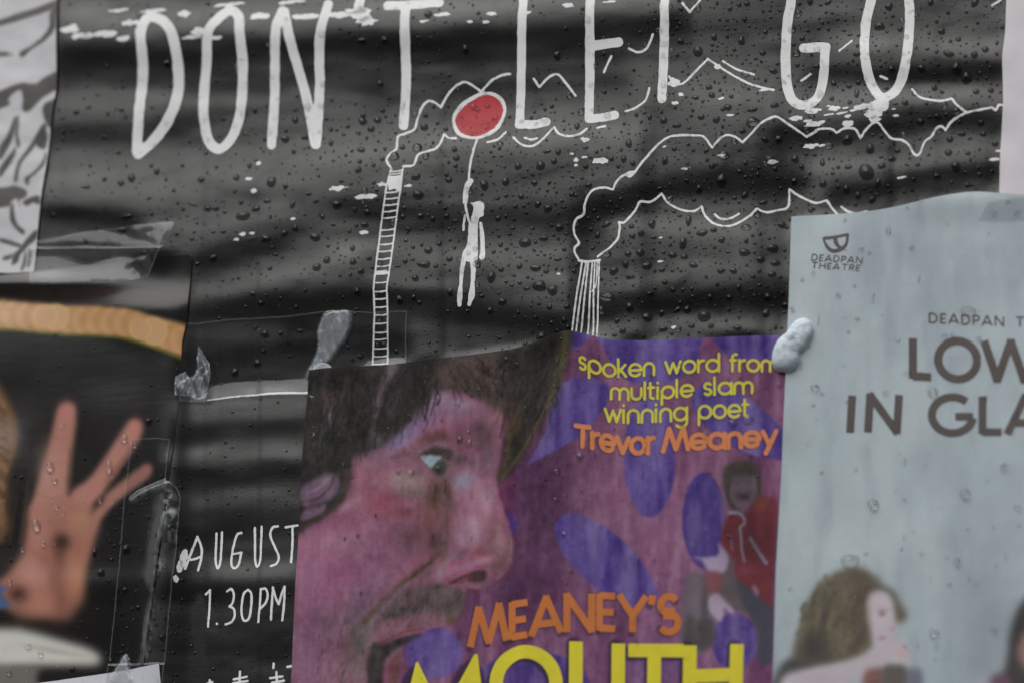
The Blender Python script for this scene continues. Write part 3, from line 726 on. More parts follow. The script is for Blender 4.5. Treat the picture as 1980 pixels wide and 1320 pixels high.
CAP_ = {   # cap height 1
    'T': (0.75, [[(0, .95), (.75, .95)], [(.38, 0), (.38, .95)]]),
    'M': (1.02, [[(0, 0), (.24, 1), (.52, .05), (.82, 1), (1.02, 0)]]),
    'E': (0.5, [[(.06, 0), (.06, 1)], [(.06, .94), (.5, .94)], [(.06, .5), (.46, .5)], [(.06, .06), (.5, .06)]]),
    'A': (0.84, [[(0, 0), (.42, 1), (.84, 0)], [(.15, .3), (.69, .3)]]),
    'N': (0.8, [[(.06, 0), (.06, 1), (.74, 0), (.74, 1)]]),
    'Y': (0.75, [[(0, 1), (.38, .45), (.76, 1)], [(.38, .45), (.38, 0)]]),
    "'": (0.16, [[(.1, 1), (.04, .74)]]),
    'S': (0.55, [np.vstack([A_(.28, .73, .23, 30, 270, 12), A_(.28, .25, .25, 90, -150, 12)])]),
    'O': (1.0, [A_(.5, .5, .47, 0, 360, 30)]),
    'U': (0.75, [np.vstack([[(.06, 1)], A_(.38, .34, .32, 180, 360, 14), [(.7, 1)]])]),
    'H': (0.78, [[(.06, 0), (.06, 1)], [(.72, 0), (.72, 1)], [(.06, .52), (.72, .52)]]),
    'D': (0.75, [[(.06, 0), (.06, 1)], np.vstack([[(.06, .95)], arc(.28, .5, .42, .45, 90, -90, 14), [(.06, .05)]])]),
    'P': (0.58, [[(.06, 0), (.06, 1)], np.vstack([[(.06, .95)], A_(.3, .7, .25, 90, -90, 10), [(.06, .45)]])]),
    'R': (0.62, [[(.06, 0), (.06, 1)], np.vstack([[(.06, .95)], A_(.3, .7, .25, 90, -90, 10), [(.06, .45)]]), [(.3, .45), (.58, 0)]]),
    'L': (0.5, [[(.06, 1), (.06, 0)], [(.06, .06), (.5, .06)]]),
    'W': (1.3, [[(0, 1), (.32, .03), (.65, 1), (.98, .03), (1.3, 1)]]),
    'I': (0.12, [[(.06, 0), (.06, 1)]]),
    'G': (1.0, [A_(.5, .5, .47, 48, 352, 28), [(.97, .46), (.56, .46)]]),
}
def word(text, base, hgt, w, name, H, mat, parent, gap=0.16, lean=0.0, butt=False, step=0.8, lift=0.06, caph=None, shadow=None):
    """base: polyline of the baseline in photo points; one mesh part per letter"""
    B = np.array(base, float); seg = np.hypot(*np.diff(B, axis=0).T); cum = np.concatenate([[0], np.cumsum(seg)])
    gl = [(CAP_ if c in CAP_ else LOW_)[c] for c in text]
    k = [(caph or hgt) if c in CAP_ else hgt for c in text]
    total = sum(g_[0] * kk for g_, kk in zip(gl, k)) + gap * hgt * (len(text) - 1)
    s = cum[-1] / total; x = 0.0
    for c, (adv, strokes), kk in zip(text, gl, k):
        t0 = x * s
        allp = []
        for st in strokes:
            st = np.array(st, float)
            a = t0 + st[:, 0] * kk * s
            mid = np.clip(t0 + adv * kk * s / 2, 0, cum[-1])
            j = min(np.searchsorted(cum, mid, side='right') - 1, len(B) - 2); j = max(j, 0)
            d = (B[j + 1] - B[j]) / max(seg[j], 1e-6); o0 = B[j] + d * (mid - cum[j])
            q = o0 + np.outer(a - mid, d) + np.outer(st[:, 1] * kk, np.array([lean, -1.0]))
            allp.append(q)
        A = np.vstack(allp); pad = w + 4
        f = Field(A[:, 0].min() - pad, A[:, 1].min() - pad, A[:, 0].max() + pad, A[:, 1].max() + pad, step)
        for q in allp: f.stroke(q, w, butt=butt)
        f.rough(0.25, 6, 3)
        ink(name, f, H, mat, parent, lift)
        if shadow is not None:
            cv, dx, dy, col, al = shadow
            cv.frame(0, 0, 1)
            for q in allp: cv.line(q + np.array([dx, dy]) if len(q) <= 2 else q + np.array([dx, dy]), w * 1.05, col, 3.0, al)
        x += adv * kk + gap * hgt

# ------------------------------------------------------------------ the purple poster: print
cv = Canvas(530, 620, 1570, 1620, 2.0, (116, 70, 104))
gx, gy = cv.gx, cv.gy
st = fnoise(gx + 0.06 * gy, gy, 26, 210, 71, 3)
cv.lay(np.clip((st - 0.45) * 2.6, 0, 1), (150, 112, 140), 0.8)  # pale streaks: soaking and wet-paper sheen, painted into the colour
cv.lay(np.clip((0.5 - st) * 3.0, 0, 1), (82, 46, 80), 0.75)
cv.blob(1060, 950, 100, 230, (64, 34, 64), 0.9)
cv.blob(1010, 1140, 80, 90, (66, 36, 66), 0.8)

cv.blob(1240, 1020, 150, 120, (146, 106, 132), 0.5)
cv.blob(1150, 900, 60, 120, (140, 100, 126), 0.4)
cv.blob(1330, 760, 120, 70, (130, 92, 122), 0.4)
cv.blob(1460, 1330, 100, 60, (110, 62, 100), 0.5)
VIO, DEEP = (92, 76, 142), (60, 40, 114)
cv.frame(1080, 660, 4.4)
ov = [[(390, -60), (400, 60), (440, 170), (520, 280), (640, 350), (780, 375), (930, 350), (1080, 280), (1180, 160), (1220, 20), (1215, -60)],
      [(1350, -60), (1370, 50), (1460, 130), (1600, 160), (1800, 165), (1990, 150), (1990, -60)],
      [(230, 310), (330, 325), (420, 370), (440, 440), (410, 540), (320, 660), (230, 770), (110, 850), (-60, 950), (-180, 1010), (-250, 1030), (-120, 800), (-60, 560), (0, 400), (110, 335)],
      [(1150, 440), (1250, 365), (1400, 395), (1600, 470), (1750, 590), (1900, 735), (1990, 860), (1960, 1000), (1750, 985), (1550, 930), (1350, 800), (1230, 700), (1150, 560)],
      [(-20, -80), (120, -80), (280, -60), (230, 30), (130, 80), (40, 90)]]
for p in ov: cv.poly(p, VIO, 1.6, 0.95)
cv.frame(0, 0, 1)
cv.blob(1257, 884, 50, 116, VIO, 0.95, hard=2.5)
cv.blob(1362, 1006, 41, 92, (66, 50, 120), 0.95, hard=3)
cv.blob(1421, 1240, 44, 56, VIO, 0.9, hard=3)
cv.blob(840, 1262, 56, 50, VIO, 0.9, hard=3)
cv.blob(985, 1012, 17, 22, (78, 60, 124), 0.9, hard=2.5)
cv.blob(1030, 1320, 110, 60, (82, 62, 128), 0.85, hard=4)
cv.blob(1270, 1290, 80, 50, (96, 74, 130), 0.6)
cv.frame(660, 880, 3)
cv.poly([(1243, 430), (1290, 347), (1400, 350), (1540, 420), (1680, 540), (1790, 690), (1840, 830), (1700, 880), (1520, 800), (1400, 700), (1290, 570)], VIO, 1.6, 0.95)
# vertical streaks in the violet shapes: run ink, plus wet sheen painted as paler colour
cv.frame(0, 0, 1)
vi = (cv.C[..., 2] - cv.C[..., 0]) > 18
st2 = fnoise(gx, gy, 20, 170, 76, 3)
cv.lay(gblur(vi * np.clip((st2 - 0.5) * 4.0, 0, 1), 1.0), DEEP, 0.75)
cv.lay(gblur(vi * np.clip((0.46 - st2) * 4.0, 0, 1), 1.0), (126, 112, 158), 0.6)

# --- the big face in profile
cv.frame(560, 640, 1.941)
SK = (136, 100, 120)
cv.poly([(30, 760), (60, 560), (200, 420), (420, 240), (560, 200), (720, 220), (800, 300), (800, 380), (798, 440), (790, 510), (783, 560), (786, 605), (802, 660), (825, 728), (836, 800), (830, 862), (802, 918), (762, 950), (702, 968), (664, 962),
         (655, 1010), (640, 1060), (612, 1090), (560, 1110), (470, 1138), (400, 1155), (330, 1190), (296, 1230), (300, 1330), (300, 1500), (320, 1800), (-60, 1900), (-10, 1320)], SK, 1.5, sm=True)
cv.blob(620, 290, 110, 70, (132, 108, 138), 0.9)
cv.blob(590, 345, 70, 40, (150, 112, 134), 0.7)
cv.blob(720, 430, 60, 110, (122, 90, 108), 0.8)
cv.poly([(360, 450), (400, 390), (480, 310), (560, 235), (620, 260), (560, 330), (470, 400), (400, 450)], (140, 124, 158), 7, 0.8)
cv.blob(440, 400, 60, 30, (146, 132, 164), 0.5, rot=-40)
cv.blob(310, 470, 60, 40, (118, 104, 116), 0.8)
cv.blob(440, 565, 90, 50, (150, 128, 132), 0.95)
cv.blob(470, 600, 60, 30, (140, 124, 124), 0.8)
cv.blob(355, 655, 75, 60, (142, 82, 98), 0.8)
cv.blob(250, 560, 60, 60, (142, 104, 116), 0.7)
cv.blob(150, 830, 170, 120, (152, 112, 140), 0.85)
cv.blob(110, 960, 130, 90, (142, 108, 138), 0.7)
cv.blob(310, 900, 110, 120, (134, 94, 120), 0.7)
cv.blob(200, 665, 30, 20, (160, 136, 162), 0.7)
cv.blob(80, 1150, 140, 120, (112, 90, 116), 0.8)
cv.blob(60, 1280, 120, 90, (124, 102, 128), 0.7)
cv.blob(250, 1180, 70, 130, (98, 88, 90), 0.85)
cv.blob(210, 1290, 60, 70, (128, 110, 116), 0.6)
cv.blob(540, 640, 46, 70, (92, 74, 62), 0.85)
cv.blob(590, 600, 20, 60, (84, 68, 56), 0.7)
cv.blob(520, 720, 60, 90, (122, 92, 94), 0.7)
cv.blob(560, 800, 60, 70, (116, 86, 92), 0.7)
cv.blob(660, 570, 42, 38, (168, 166, 192), 0.9)
cv.blob(720, 620, 50, 70, (168, 132, 154), 0.8)
cv.blob(770, 600, 14, 60, (156, 130, 148), 0.5)
cv.blob(690, 740, 60, 80, (160, 128, 150), 0.85)
cv.blob(770, 770, 55, 70, (138, 100, 112), 0.8)
cv.blob(730, 840, 60, 26, (164, 108, 118), 0.7)
cv.blob(660, 800, 40, 40, (150, 118, 138), 0.7)
cv.blob(790, 870, 40, 60, (126, 92, 104), 0.8)
cv.poly([(560, 910), (580, 860), (625, 845), (660, 880), (700, 885), (720, 890), (680, 920), (620, 945), (580, 940)], (150, 104, 128), 5, 0.8)
cv.line([(575, 930), (600, 890), (660, 885), (720, 868), (780, 860)], 8, (168, 124, 148), 5, 0.7)
cv.line([(600, 860), (580, 880), (566, 912)], 6, (160, 140, 140), 4, 0.6)
cv.poly([(668, 935), (690, 908), (725, 898), (738, 912), (725, 935), (700, 945)], (72, 50, 52), 3, 0.95)
cv.line([(600, 945), (650, 938), (690, 915)], 5, (108, 60, 80), 3, 0.7)
cv.blob(700, 955, 50, 14, (140, 108, 118), 0.7)
# wet, dimmer skin overall
cv.frame(0, 0, 1)
fm = gblur(in_poly(gx, gy, [(540, 700), (990, 640), (992, 900), (1000, 1050), (985, 1120), (900, 1150), (890, 1200), (760, 1240), (740, 1640), (500, 1640)]).astype(float), 2)
cv.C = cv.C * (1 - fm[..., None]) + fm[..., None] * np.clip((cv.C - 108) * 1.2 + 108, 0, 255) * np.array([0.98, 0.90, 0.90])
cv.frame(560, 640, 1.941)
# eye and the bridge of the nose
cv.frame(740, 760, 5.5)
cv.blob(560, 720, 330, 240, (118, 92, 100), 0.8)
cv.blob(700, 150, 260, 140, (132, 106, 120), 0.8); cv.blob(560, 60, 140, 70, (142, 122, 142), 0.7)
cv.blob(190, 480, 190, 90, (118, 106, 142), 0.85, rot=-40); cv.blob(330, 300, 130, 60, (116, 100, 134), 0.7, rot=-42)
cv.blob(1060, 420, 150, 190, (84, 68, 72), 0.85); cv.blob(1130, 620, 60, 130, (112, 88, 106), 0.7); cv.blob(830, 480, 90, 130, (96, 66, 78), 0.7)
cv.poly([(380, 560), (420, 480), (520, 430), (650, 405), (710, 440), (670, 505), (560, 510), (450, 545), (300, 620), (200, 680), (180, 650)], (86, 60, 50), 7, 0.85)
cv.line([(385, 640), (450, 598), (540, 552), (620, 545), (700, 580)], 6, (124, 108, 114), 4, 0.8)
cv.poly([(385, 668), (440, 620), (520, 588), (600, 572), (690, 590), (755, 635), (738, 690), (690, 720), (655, 690), (560, 672), (450, 668)], (50, 45, 41), 3.5, 0.9)
cv.poly([(400, 685), (470, 662), (560, 662), (632, 680), (596, 730), (548, 780), (520, 802), (470, 760), (430, 720)], (146, 168, 180), 1.6, 0.97)
cv.poly([(590, 728), (640, 700), (682, 745), (672, 835), (625, 885), (560, 852), (522, 812), (560, 762)], (60, 66, 60), 2.2, 0.95)
cv.blob(602, 822, 40, 44, (30, 33, 32), 0.9); cv.blob(586, 783, 14, 9, (168, 168, 140), 0.9, hard=1)
cv.line([(400, 690), (460, 765), (515, 815), (560, 880)], 3, (112, 78, 74), 2, 0.8)
cv.blob(810, 700, 110, 70, (76, 57, 64), 0.85); cv.blob(880, 700, 34, 26, (102, 48, 54), 0.7); cv.blob(950, 740, 80, 50, (88, 72, 92), 0.6)
cv.poly([(735, 905), (830, 862), (960, 852), (1000, 890), (930, 960), (905, 1030), (840, 1045), (780, 1000)], (132, 122, 144), 8, 0.8)
cv.blob(1060, 1090, 110, 150, (148, 108, 124), 0.85); cv.blob(1165, 1110, 34, 80, (146, 130, 146), 0.7); cv.blob(1110, 760, 50, 120, (116, 98, 122), 0.7)
cv.blob(270, 930, 220, 110, (138, 118, 120), 0.85); cv.blob(300, 1060, 180, 60, (112, 100, 102), 0.7)
cv.blob(50, 1210, 120, 110, (134, 74, 92), 0.8); cv.blob(260, 1260, 130, 60, (114, 72, 74), 0.7)
cv.poly([(560, 890), (640, 910), (705, 890), (700, 1000), (640, 1100), (570, 1230), (470, 1260), (490, 1120), (555, 990)], (82, 66, 54), 8, 0.6)
cv.line([(575, 970), (560, 1080), (545, 1220)], 3, (56, 44, 30), 3, 0.7); cv.line([(672, 920), (672, 1060)], 3, (56, 42, 34), 2.5, 0.6); cv.blob(700, 1180, 80, 80, (104, 82, 86), 0.7)
for q in range(9): cv.line([(60 + 22 * q, 700 - 9 * q), (180 + 20 * q, 690 - 6 * q)], 2, (96, 72, 80), 3, 0.35)
# cheek, fold, moustache and open mouth
cv.frame(690, 1020, 4.4)
cv.blob(150, 200, 330, 280, (124, 86, 110), 0.75); cv.blob(470, 90, 170, 160, (92, 66, 76), 0.8); cv.blob(690, 130, 90, 130, (80, 61, 64), 0.85)
cv.blob(180, 400, 140, 160, (136, 100, 128), 0.6); cv.blob(60, 560, 150, 100, (106, 80, 112), 0.6); cv.blob(20, 720, 120, 120, (84, 68, 92), 0.7)
cv.blob(560, 400, 130, 70, (102, 78, 90), 0.8, rot=-35)
cv.poly([(600, 480), (700, 466), (860, 505), (935, 530), (925, 620), (885, 745), (760, 765), (640, 725), (520, 745), (400, 765), (250, 805), (130, 930), (170, 780), (300, 640), (420, 520)], (84, 72, 74), 5, 0.85)
for x, y, rx, ry in ((500, 700, 50, 40), (390, 690, 60, 36), (690, 500, 40, 26), (790, 660, 60, 50), (870, 570, 34, 50), (300, 740, 60, 40), (600, 610, 26, 50), (440, 580, 20, 50)): cv.blob(x, y, rx, ry, (58, 49, 47), 0.75)
for x, y in ((560, 560), (640, 600), (500, 600), (600, 700), (680, 620)): cv.blob(x, y, 14, 44, (110, 94, 108), 0.55, rot=14)
cv.line([(745, 190), (690, 235), (640, 280), (540, 360), (420, 450), (300, 560), (180, 680), (80, 800), (0, 880)], 5, (80, 60, 42), 5.5, 0.75, w1=15)
cv.line([(640, 290), (540, 370), (440, 445)], 3, (62, 44, 28), 3.5, 0.45)
cv.line([(420, 480), (300, 600), (180, 720), (110, 850), (90, 1000)], 8, (104, 102, 116), 6, 0.6)
cv.blob(30, 960, 70, 220, (90, 84, 86), 0.8); cv.blob(20, 1250, 60, 90, (120, 100, 106), 0.7)
cv.line([(730, 775), (600, 800), (450, 845), (280, 905), (130, 995)], 13, (116, 86, 96), 7, 0.85)
cv.blob(810, 780, 70, 50, (92, 72, 60), 0.8); cv.blob(690, 800, 60, 24, (120, 84, 88), 0.6)
cv.line([(570, 858), (400, 890), (280, 940), (200, 985)], 4, (114, 58, 66), 3, 0.85)
cv.poly([(105, 1060), (240, 985), (380, 932), (560, 900), (480, 952), (380, 1005), (290, 1075), (240, 1150), (225, 1330), (225, 1800), (105, 1800)], (44, 42, 40), 3.5, 0.95)
cv.blob(180, 1130, 40, 90, (66, 62, 60), 0.6); cv.blob(345, 975, 40, 26, (28, 27, 26), 0.8)
cv.poly([(262, 1330), (250, 1185), (312, 1085), (370, 1045), (384, 1150), (356, 1330), (340, 1800), (262, 1800)], (98, 60, 64), 4, 0.9)
# nose
cv.blob(950, 60, 130, 100, (150, 124, 140), 0.85); cv.blob(1190, 190, 110, 170, (132, 98, 108), 0.85); cv.blob(1070, 210, 70, 46, (126, 74, 86), 0.8); cv.blob(900, 220, 80, 60, (116, 84, 100), 0.7)
cv.blob(1230, 330, 80, 90, (116, 84, 94), 0.8); cv.line([(1300, 40), (1318, 160), (1310, 290)], 5, (122, 106, 98), 6, 0.7)
cv.line([(840, 215), (770, 280), (712, 380), (700, 440)], 9, (132, 120, 126), 6, 0.75)
cv.line([(745, 405), (850, 362), (950, 322), (1040, 290)], 9, (142, 106, 128), 6, 0.85); cv.blob(780, 430, 60, 30, (122, 78, 102), 0.8)
cv.line([(800, 466), (900, 422), (1000, 386), (1085, 380)], 6, (66, 47, 42), 3.5, 0.9)
cv.poly([(975, 405), (1080, 378), (1112, 408), (1075, 455), (1000, 460)], (70, 52, 52), 4, 0.9)
cv.blob(1040, 490, 100, 26, (112, 88, 102), 0.8); cv.blob(1180, 470, 60, 40, (98, 70, 92), 0.6)
cv.frame(560, 640, 1.941)
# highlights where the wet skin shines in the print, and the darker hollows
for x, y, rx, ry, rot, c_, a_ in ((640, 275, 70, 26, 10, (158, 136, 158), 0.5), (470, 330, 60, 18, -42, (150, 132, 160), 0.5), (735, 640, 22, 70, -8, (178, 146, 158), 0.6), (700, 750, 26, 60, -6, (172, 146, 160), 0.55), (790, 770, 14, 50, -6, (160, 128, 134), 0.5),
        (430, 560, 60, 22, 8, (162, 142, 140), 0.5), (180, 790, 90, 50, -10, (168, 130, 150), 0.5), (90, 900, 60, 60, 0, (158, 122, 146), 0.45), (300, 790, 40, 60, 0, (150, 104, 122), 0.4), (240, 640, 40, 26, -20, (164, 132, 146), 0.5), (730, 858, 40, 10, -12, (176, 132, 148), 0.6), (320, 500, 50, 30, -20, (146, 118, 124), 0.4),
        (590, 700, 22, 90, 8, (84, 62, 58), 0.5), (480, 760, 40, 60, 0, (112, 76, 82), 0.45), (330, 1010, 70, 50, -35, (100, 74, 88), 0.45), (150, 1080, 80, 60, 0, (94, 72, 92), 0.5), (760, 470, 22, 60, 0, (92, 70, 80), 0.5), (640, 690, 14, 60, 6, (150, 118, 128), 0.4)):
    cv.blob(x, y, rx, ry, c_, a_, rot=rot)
# hair
HR = (34, 33, 31)
cv.poly([(10, 110), (380, 100), (700, 70), (870, 50), (960, 0), (1064, -14), (1052, 100), (1030, 160), (1000, 235), (930, 360), (880, 450), (830, 530), (790, 572), (778, 560), (795, 500), (805, 420), (830, 330), (800, 300), (730, 262), (640, 225), (560, 225), (500, 285),
         (430, 365), (360, 425), (290, 455), (240, 480), (228, 580), (190, 650), (120, 705), (-10, 765), (-10, 560), (0, 400)], HR, 6, 0.97)
cv.poly([(560, 130), (700, 95), (800, 110), (830, 250), (780, 300), (700, 235), (590, 215), (550, 200)], (86, 68, 64), 8, 0.8)
cv.line([(390, 130), (360, 190), (335, 260), (320, 320)], 20, (116, 100, 112), 8, 0.75, w1=8)
cv.line([(345, 250), (320, 330), (310, 380)], 8, (102, 92, 100), 5, 0.6)
cv.blob(140, 280, 26, 60, (102, 74, 80), 0.85, rot=-8)
cv.blob(152, 325, 14, 30, (130, 112, 140), 0.8)
cv.blob(380, 300, 20, 24, (108, 100, 118), 0.6)
cv.blob(330, 410, 40, 30, (116, 108, 126), 0.7)
cv.poly([(1060, 0), (1054, 90), (1010, 215), (960, 300), (985, 190), (1020, 90), (1035, 0)], (84, 78, 52), 5, 0.8)
cv.line([(1000, 230), (930, 350), (870, 455), (800, 555)], 5, (104, 98, 36), 5, 0.55)
cv.line([(828, 360), (822, 460), (796, 540)], 9, (96, 84, 40), 8, 0.6)
cv.blob(850, 330, 40, 70, (84, 58, 38), 0.7)
rh = random.Random(11)
for i in range(480):                       # strands
    t = rh.random()
    if t < 0.62: x = rh.uniform(75, 560); y = rh.uniform(140, 440); ok = y < 470 - 0.55 * max(0, x - 180); dx, dy = rh.uniform(-26, 4), rh.uniform(40, 110)
    elif t < 0.85: x = rh.uniform(800, 1030); y = rh.uniform(40, 330); ok = True; dx, dy = rh.uniform(-50, -12), rh.uniform(60, 120)
    else: x = rh.uniform(580, 800); y = rh.uniform(100, 210); ok = True; dx, dy = rh.uniform(10, 40), rh.uniform(30, 70)
    if not ok: continue
    c = rh.choice([(18, 17, 16), (24, 22, 20), (60, 56, 52), (68, 62, 58), (50, 44, 40)])
    wv = rh.uniform(-12, 12); cv.line([(x, y), (x + dx * 0.3 + wv, y + dy * 0.33), (x + dx * 0.6 - wv, y + dy * 0.66), (x + dx, y + dy)], rh.uniform(1.2, 4), c, 2.0, rh.uniform(0.3, 0.7))
for i in range(520):                       # moustache and stubble hairs
    if i < 260:
        x = rh.uniform(350, 650); y = 965 + 0.5 * (650 - x) * rh.random() + rh.uniform(0, 70)
        if y > 1060 + 0.30 * (600 - x): continue
    else: x = rh.uniform(110, 300); y = rh.uniform(1080, 1420)
    cv.line([(x, y), (x - rh.uniform(2, 8), y + rh.uniform(8, 20))], 1.6, rh.choice([(52, 44, 42), (60, 50, 48), (118, 102, 110)]), 1.4, rh.uniform(0.2, 0.5))
# ear and the locks curling over it
cv.poly([(30, 600), (90, 560), (150, 530), (190, 560), (170, 620), (110, 650), (60, 660), (44, 640)], (118, 94, 116), 4, 0.9)
cv.poly([(42, 690), (80, 665), (140, 650), (120, 690), (50, 715)], (122, 98, 122), 3, 0.85)
cv.line([(45, 640), (100, 632), (150, 590), (170, 545)], 5, (76, 60, 60), 3, 0.8)
cv.line([(40, 735), (110, 700), (170, 650), (205, 590), (215, 520)], 9, (62, 50, 46), 4, 0.9)
cv.line([(70, 610), (110, 590), (150, 550)], 5, (150, 124, 150), 4, 0.6)
# skin: fine mottling and dots
cv.frame(0, 0, 1)
mot = fnoise(gx, gy, 11, 15, 81, 3); face_m = ((cv.C[..., 0] - cv.C[..., 1]) > 18)
cv.C += ((fnoise(gx, gy, 70, 90, 87, 3) - 0.5) * 22)[..., None] * np.array([1.0, 0.95, 0.85]) * (0.35 + 0.5 * fm[..., None])
cv.C += ((fnoise(gx, gy, 40, 50, 89, 3) - 0.5) * 14)[..., None] * np.array([0.2, 0.9, 0.4]) * fm[..., None]
cv.C += ((mot - 0.5) * 32)[..., None] * np.array([1.0, 0.9, 0.95])
cv.C += ((fnoise(gx, gy, 6, 50, 83, 2) - 0.5) * 12)[..., None]
cv.frame(560, 640, 1.941)
for x, y in ((208, 780), (258, 770), (540, 772), (325, 693), (270, 985)): cv.blob(x, y, 5, 8, (30, 26, 28), 0.9)

# --- the little laughing figure
cv.frame(1300, 870, 3.3)
cv.poly([(85, 830), (200, 790), (260, 900), (280, 1000), (250, 1260), (60, 1260)], (98, 92, 100), 3, 0.85)
cv.poly([(330, 690), (400, 680), (420, 830), (520, 900), (530, 1040), (400, 1020), (300, 920)], (88, 84, 86), 3, 0.9)
cv.poly([(420, 800), (540, 900), (640, 990), (640, 1340), (545, 1340), (540, 1150), (440, 960)], (66, 66, 78), 3, 0.95)
cv.poly([(100, 1060), (180, 1080), (260, 1090), (245, 1250), (80, 1250)], (72, 66, 66), 4, 0.8)
cv.poly([(315, 560), (340, 450), (400, 400), (450, 420), (520, 330), (560, 290), (630, 300), (672, 340), (650, 620), (640, 820), (630, 990), (560, 930), (470, 860), (405, 800), (395, 690), (330, 640)], (112, 46, 54), 2.5, 0.97)
cv.blob(560, 350, 60, 50, (132, 68, 52), 0.8)
cv.blob(480, 760, 80, 50, (142, 66, 84), 0.8)
cv.blob(360, 540, 40, 100, (92, 32, 44), 0.7)
cv.blob(600, 560, 40, 150, (96, 40, 48), 0.6)
cv.line([(370, 400), (420, 400), (455, 430), (460, 470), (435, 490), (440, 560), (445, 640), (462, 710)], 5.5, (168, 172, 190), 2, 0.9, w1=4)
cv.line([(498, 560), (540, 630), (600, 720)], 6.5, (150, 160, 184), 2, 0.95)
cv.line([(376, 570), (382, 640)], 4, (140, 130, 160), 2, 0.6)
cv.poly([(290, 590), (320, 620), (360, 680), (345, 760), (310, 790), (240, 775), (200, 720), (190, 700), (140, 690), (140, 682), (220, 682), (290, 670), (300, 640)], (164, 152, 176), 2.5, 0.95)
cv.poly([(222, 780), (320, 785), (318, 880), (260, 910), (215, 880)], (124, 74, 78), 3, 0.9)
cv.poly([(235, 940), (290, 915), (330, 950), (400, 1030), (380, 1040), (330, 1000), (320, 1090), (290, 1080), (235, 1020)], (166, 152, 172), 2.5, 0.95)
cv.poly([(510, 850), (550, 890), (545, 930), (520, 900)], (160, 140, 160), 2, 0.7)
cv.poly([(320, 160), (360, 90), (440, 62), (520, 80), (565, 150), (560, 260), (540, 310), (400, 380), (350, 310), (325, 240)], (72, 63, 58), 3, 0.97)
cv.poly([(365, 250), (380, 170), (430, 140), (500, 150), (545, 190), (540, 270), (510, 340), (460, 385), (410, 360), (375, 310)], (124, 106, 122), 2.5, 0.97)
cv.blob(450, 300, 60, 46, (78, 58, 66), 0.8)
cv.blob(460, 296, 28, 16, (58, 34, 42), 0.9, hard=2)
cv.blob(455, 345, 36, 24, (128, 116, 130), 0.8)
cv.blob(410, 210, 22, 12, (82, 72, 84), 0.8); cv.blob(490, 205, 22, 12, (82, 68, 84), 0.8)
cv.blob(455, 240, 14, 26, (140, 120, 136), 0.7)
cv.line([(500, 90), (500, 160)], 4, (44, 40, 36), 3, 0.7); cv.line([(400, 100), (370, 200)], 5, (92, 82, 74), 3, 0.6)
cv.C += np.random.RandomState(4).normal(0, 3.0, cv.C.shape[:2])[..., None]
cv.frame(1300, 870, 3.3)
cv.blob(440, 230, 140, 170, (48, 40, 46), 0.42); cv.blob(520, 560, 190, 300, (46, 22, 30), 0.5); cv.blob(440, 140, 110, 60, (40, 34, 32), 0.6); cv.blob(560, 460, 30, 160, (140, 60, 56), 0.25); cv.blob(360, 900, 90, 70, (70, 66, 70), 0.4); cv.blob(150, 1000, 30, 200, (120, 112, 118), 0.4); cv.blob(210, 1010, 24, 190, (64, 60, 64), 0.5)
cv.line([(370, 190), (356, 300), (390, 360)], 6, (56, 48, 44), 3, 0.7); cv.line([(545, 170), (556, 270)], 5, (54, 46, 42), 3, 0.7); cv.blob(430, 290, 40, 18, (64, 46, 50), 0.7); cv.blob(490, 265, 30, 14, (70, 50, 56), 0.6)
cv.frame(0, 0, 1)
# --- printed drop shadows of the lettering, then the sheet itself
WORDS_Y = [('spoken', [(186, 240), (290, 266), (400, 297), (515, 304), (610, 298), (818, 284)], 100), ('word', [(912, 272), (1370, 255)], 96), ('from', [(1470, 252), (1880, 258)], 92),
    ('multiple', [(452, 492), (600, 498), (760, 492), (1150, 465)], 96), ('slam', [(1240, 455), (1655, 440)], 95), ('winning', [(400, 680), (560, 692), (740, 690), (1098, 668)], 105), ('poet', [(1198, 655), (1625, 640)], 103)]
gtr = lambda pts: [(1080 + x / 4.4, 660 + y / 4.4) for x, y in pts]
mtr = lambda pts: [(660 + x / 3, 880 + y / 3) for x, y in pts]
face_words = []
for t, b, xh in WORDS_Y: face_words.append((t, gtr(b), xh / 4.4, 5.2, 'tagline_letter', M_yellow, dict(gap=0.22)))
face_words.append(('Trevor', gtr([(150, 886), (280, 905), (400, 925), (510, 945), (620, 955), (815, 948)]), 128 / 4.4, 9.0, 'name_letter', M_orange, dict(gap=0.2, caph=178 / 4.4)))
face_words.append(('Meaney', gtr([(895, 938), (1150, 914), (1300, 908), (1470, 902), (1740, 886), (1850, 882)]), 118 / 4.4, 9.0, 'name_letter', M_orange, dict(gap=0.2, caph=190 / 4.4)))
face_words.append(("MEANEY'S", mtr([(750, 1112), (1000, 1066), (1260, 1030), (1480, 1014), (1700, 1026), (1960, 1024)]), 214 / 3, 13.5, 'title_letter', M_rust, dict(gap=0.10, butt=True)))
face_sh = {}
class _Sh: pass
def all_words(obj):
    for t, b, hh, w, nm, mt, kw in face_words:
        word(t, b, hh, w, nm, HF, mt, obj, step=0.9, **kw)
BIG = {  # the heavy yellow title at the bottom edge
    'M': [[(770, 1400), (808, 1296), (852, 1380), (919, 1282), (942, 1400)]],
    'O': [arc(1018, 1322, 58, 62, 0, 360, 40)],
    'U': [np.vstack([[(1115, 1240)], arc(1155, 1350, 40, 42, 180, 0, 14), [(1196, 1244)]])],
    'T': [[(1216, 1257), (1322, 1257)], [(1266, 1257), (1264, 1400)]],
    'H': [[(1335, 1247), (1331, 1400)], [(1426, 1245), (1422, 1400)], [(1335, 1306), (1426, 1304)]],
}
BIG['U'] = [np.vstack([[(1115, 1240), (1114, 1350)], arc(1155, 1350, 41, 40, 180, 0, 14), [(1196, 1350), (1197, 1244)]])]
cv.frame(0, 0, 1)
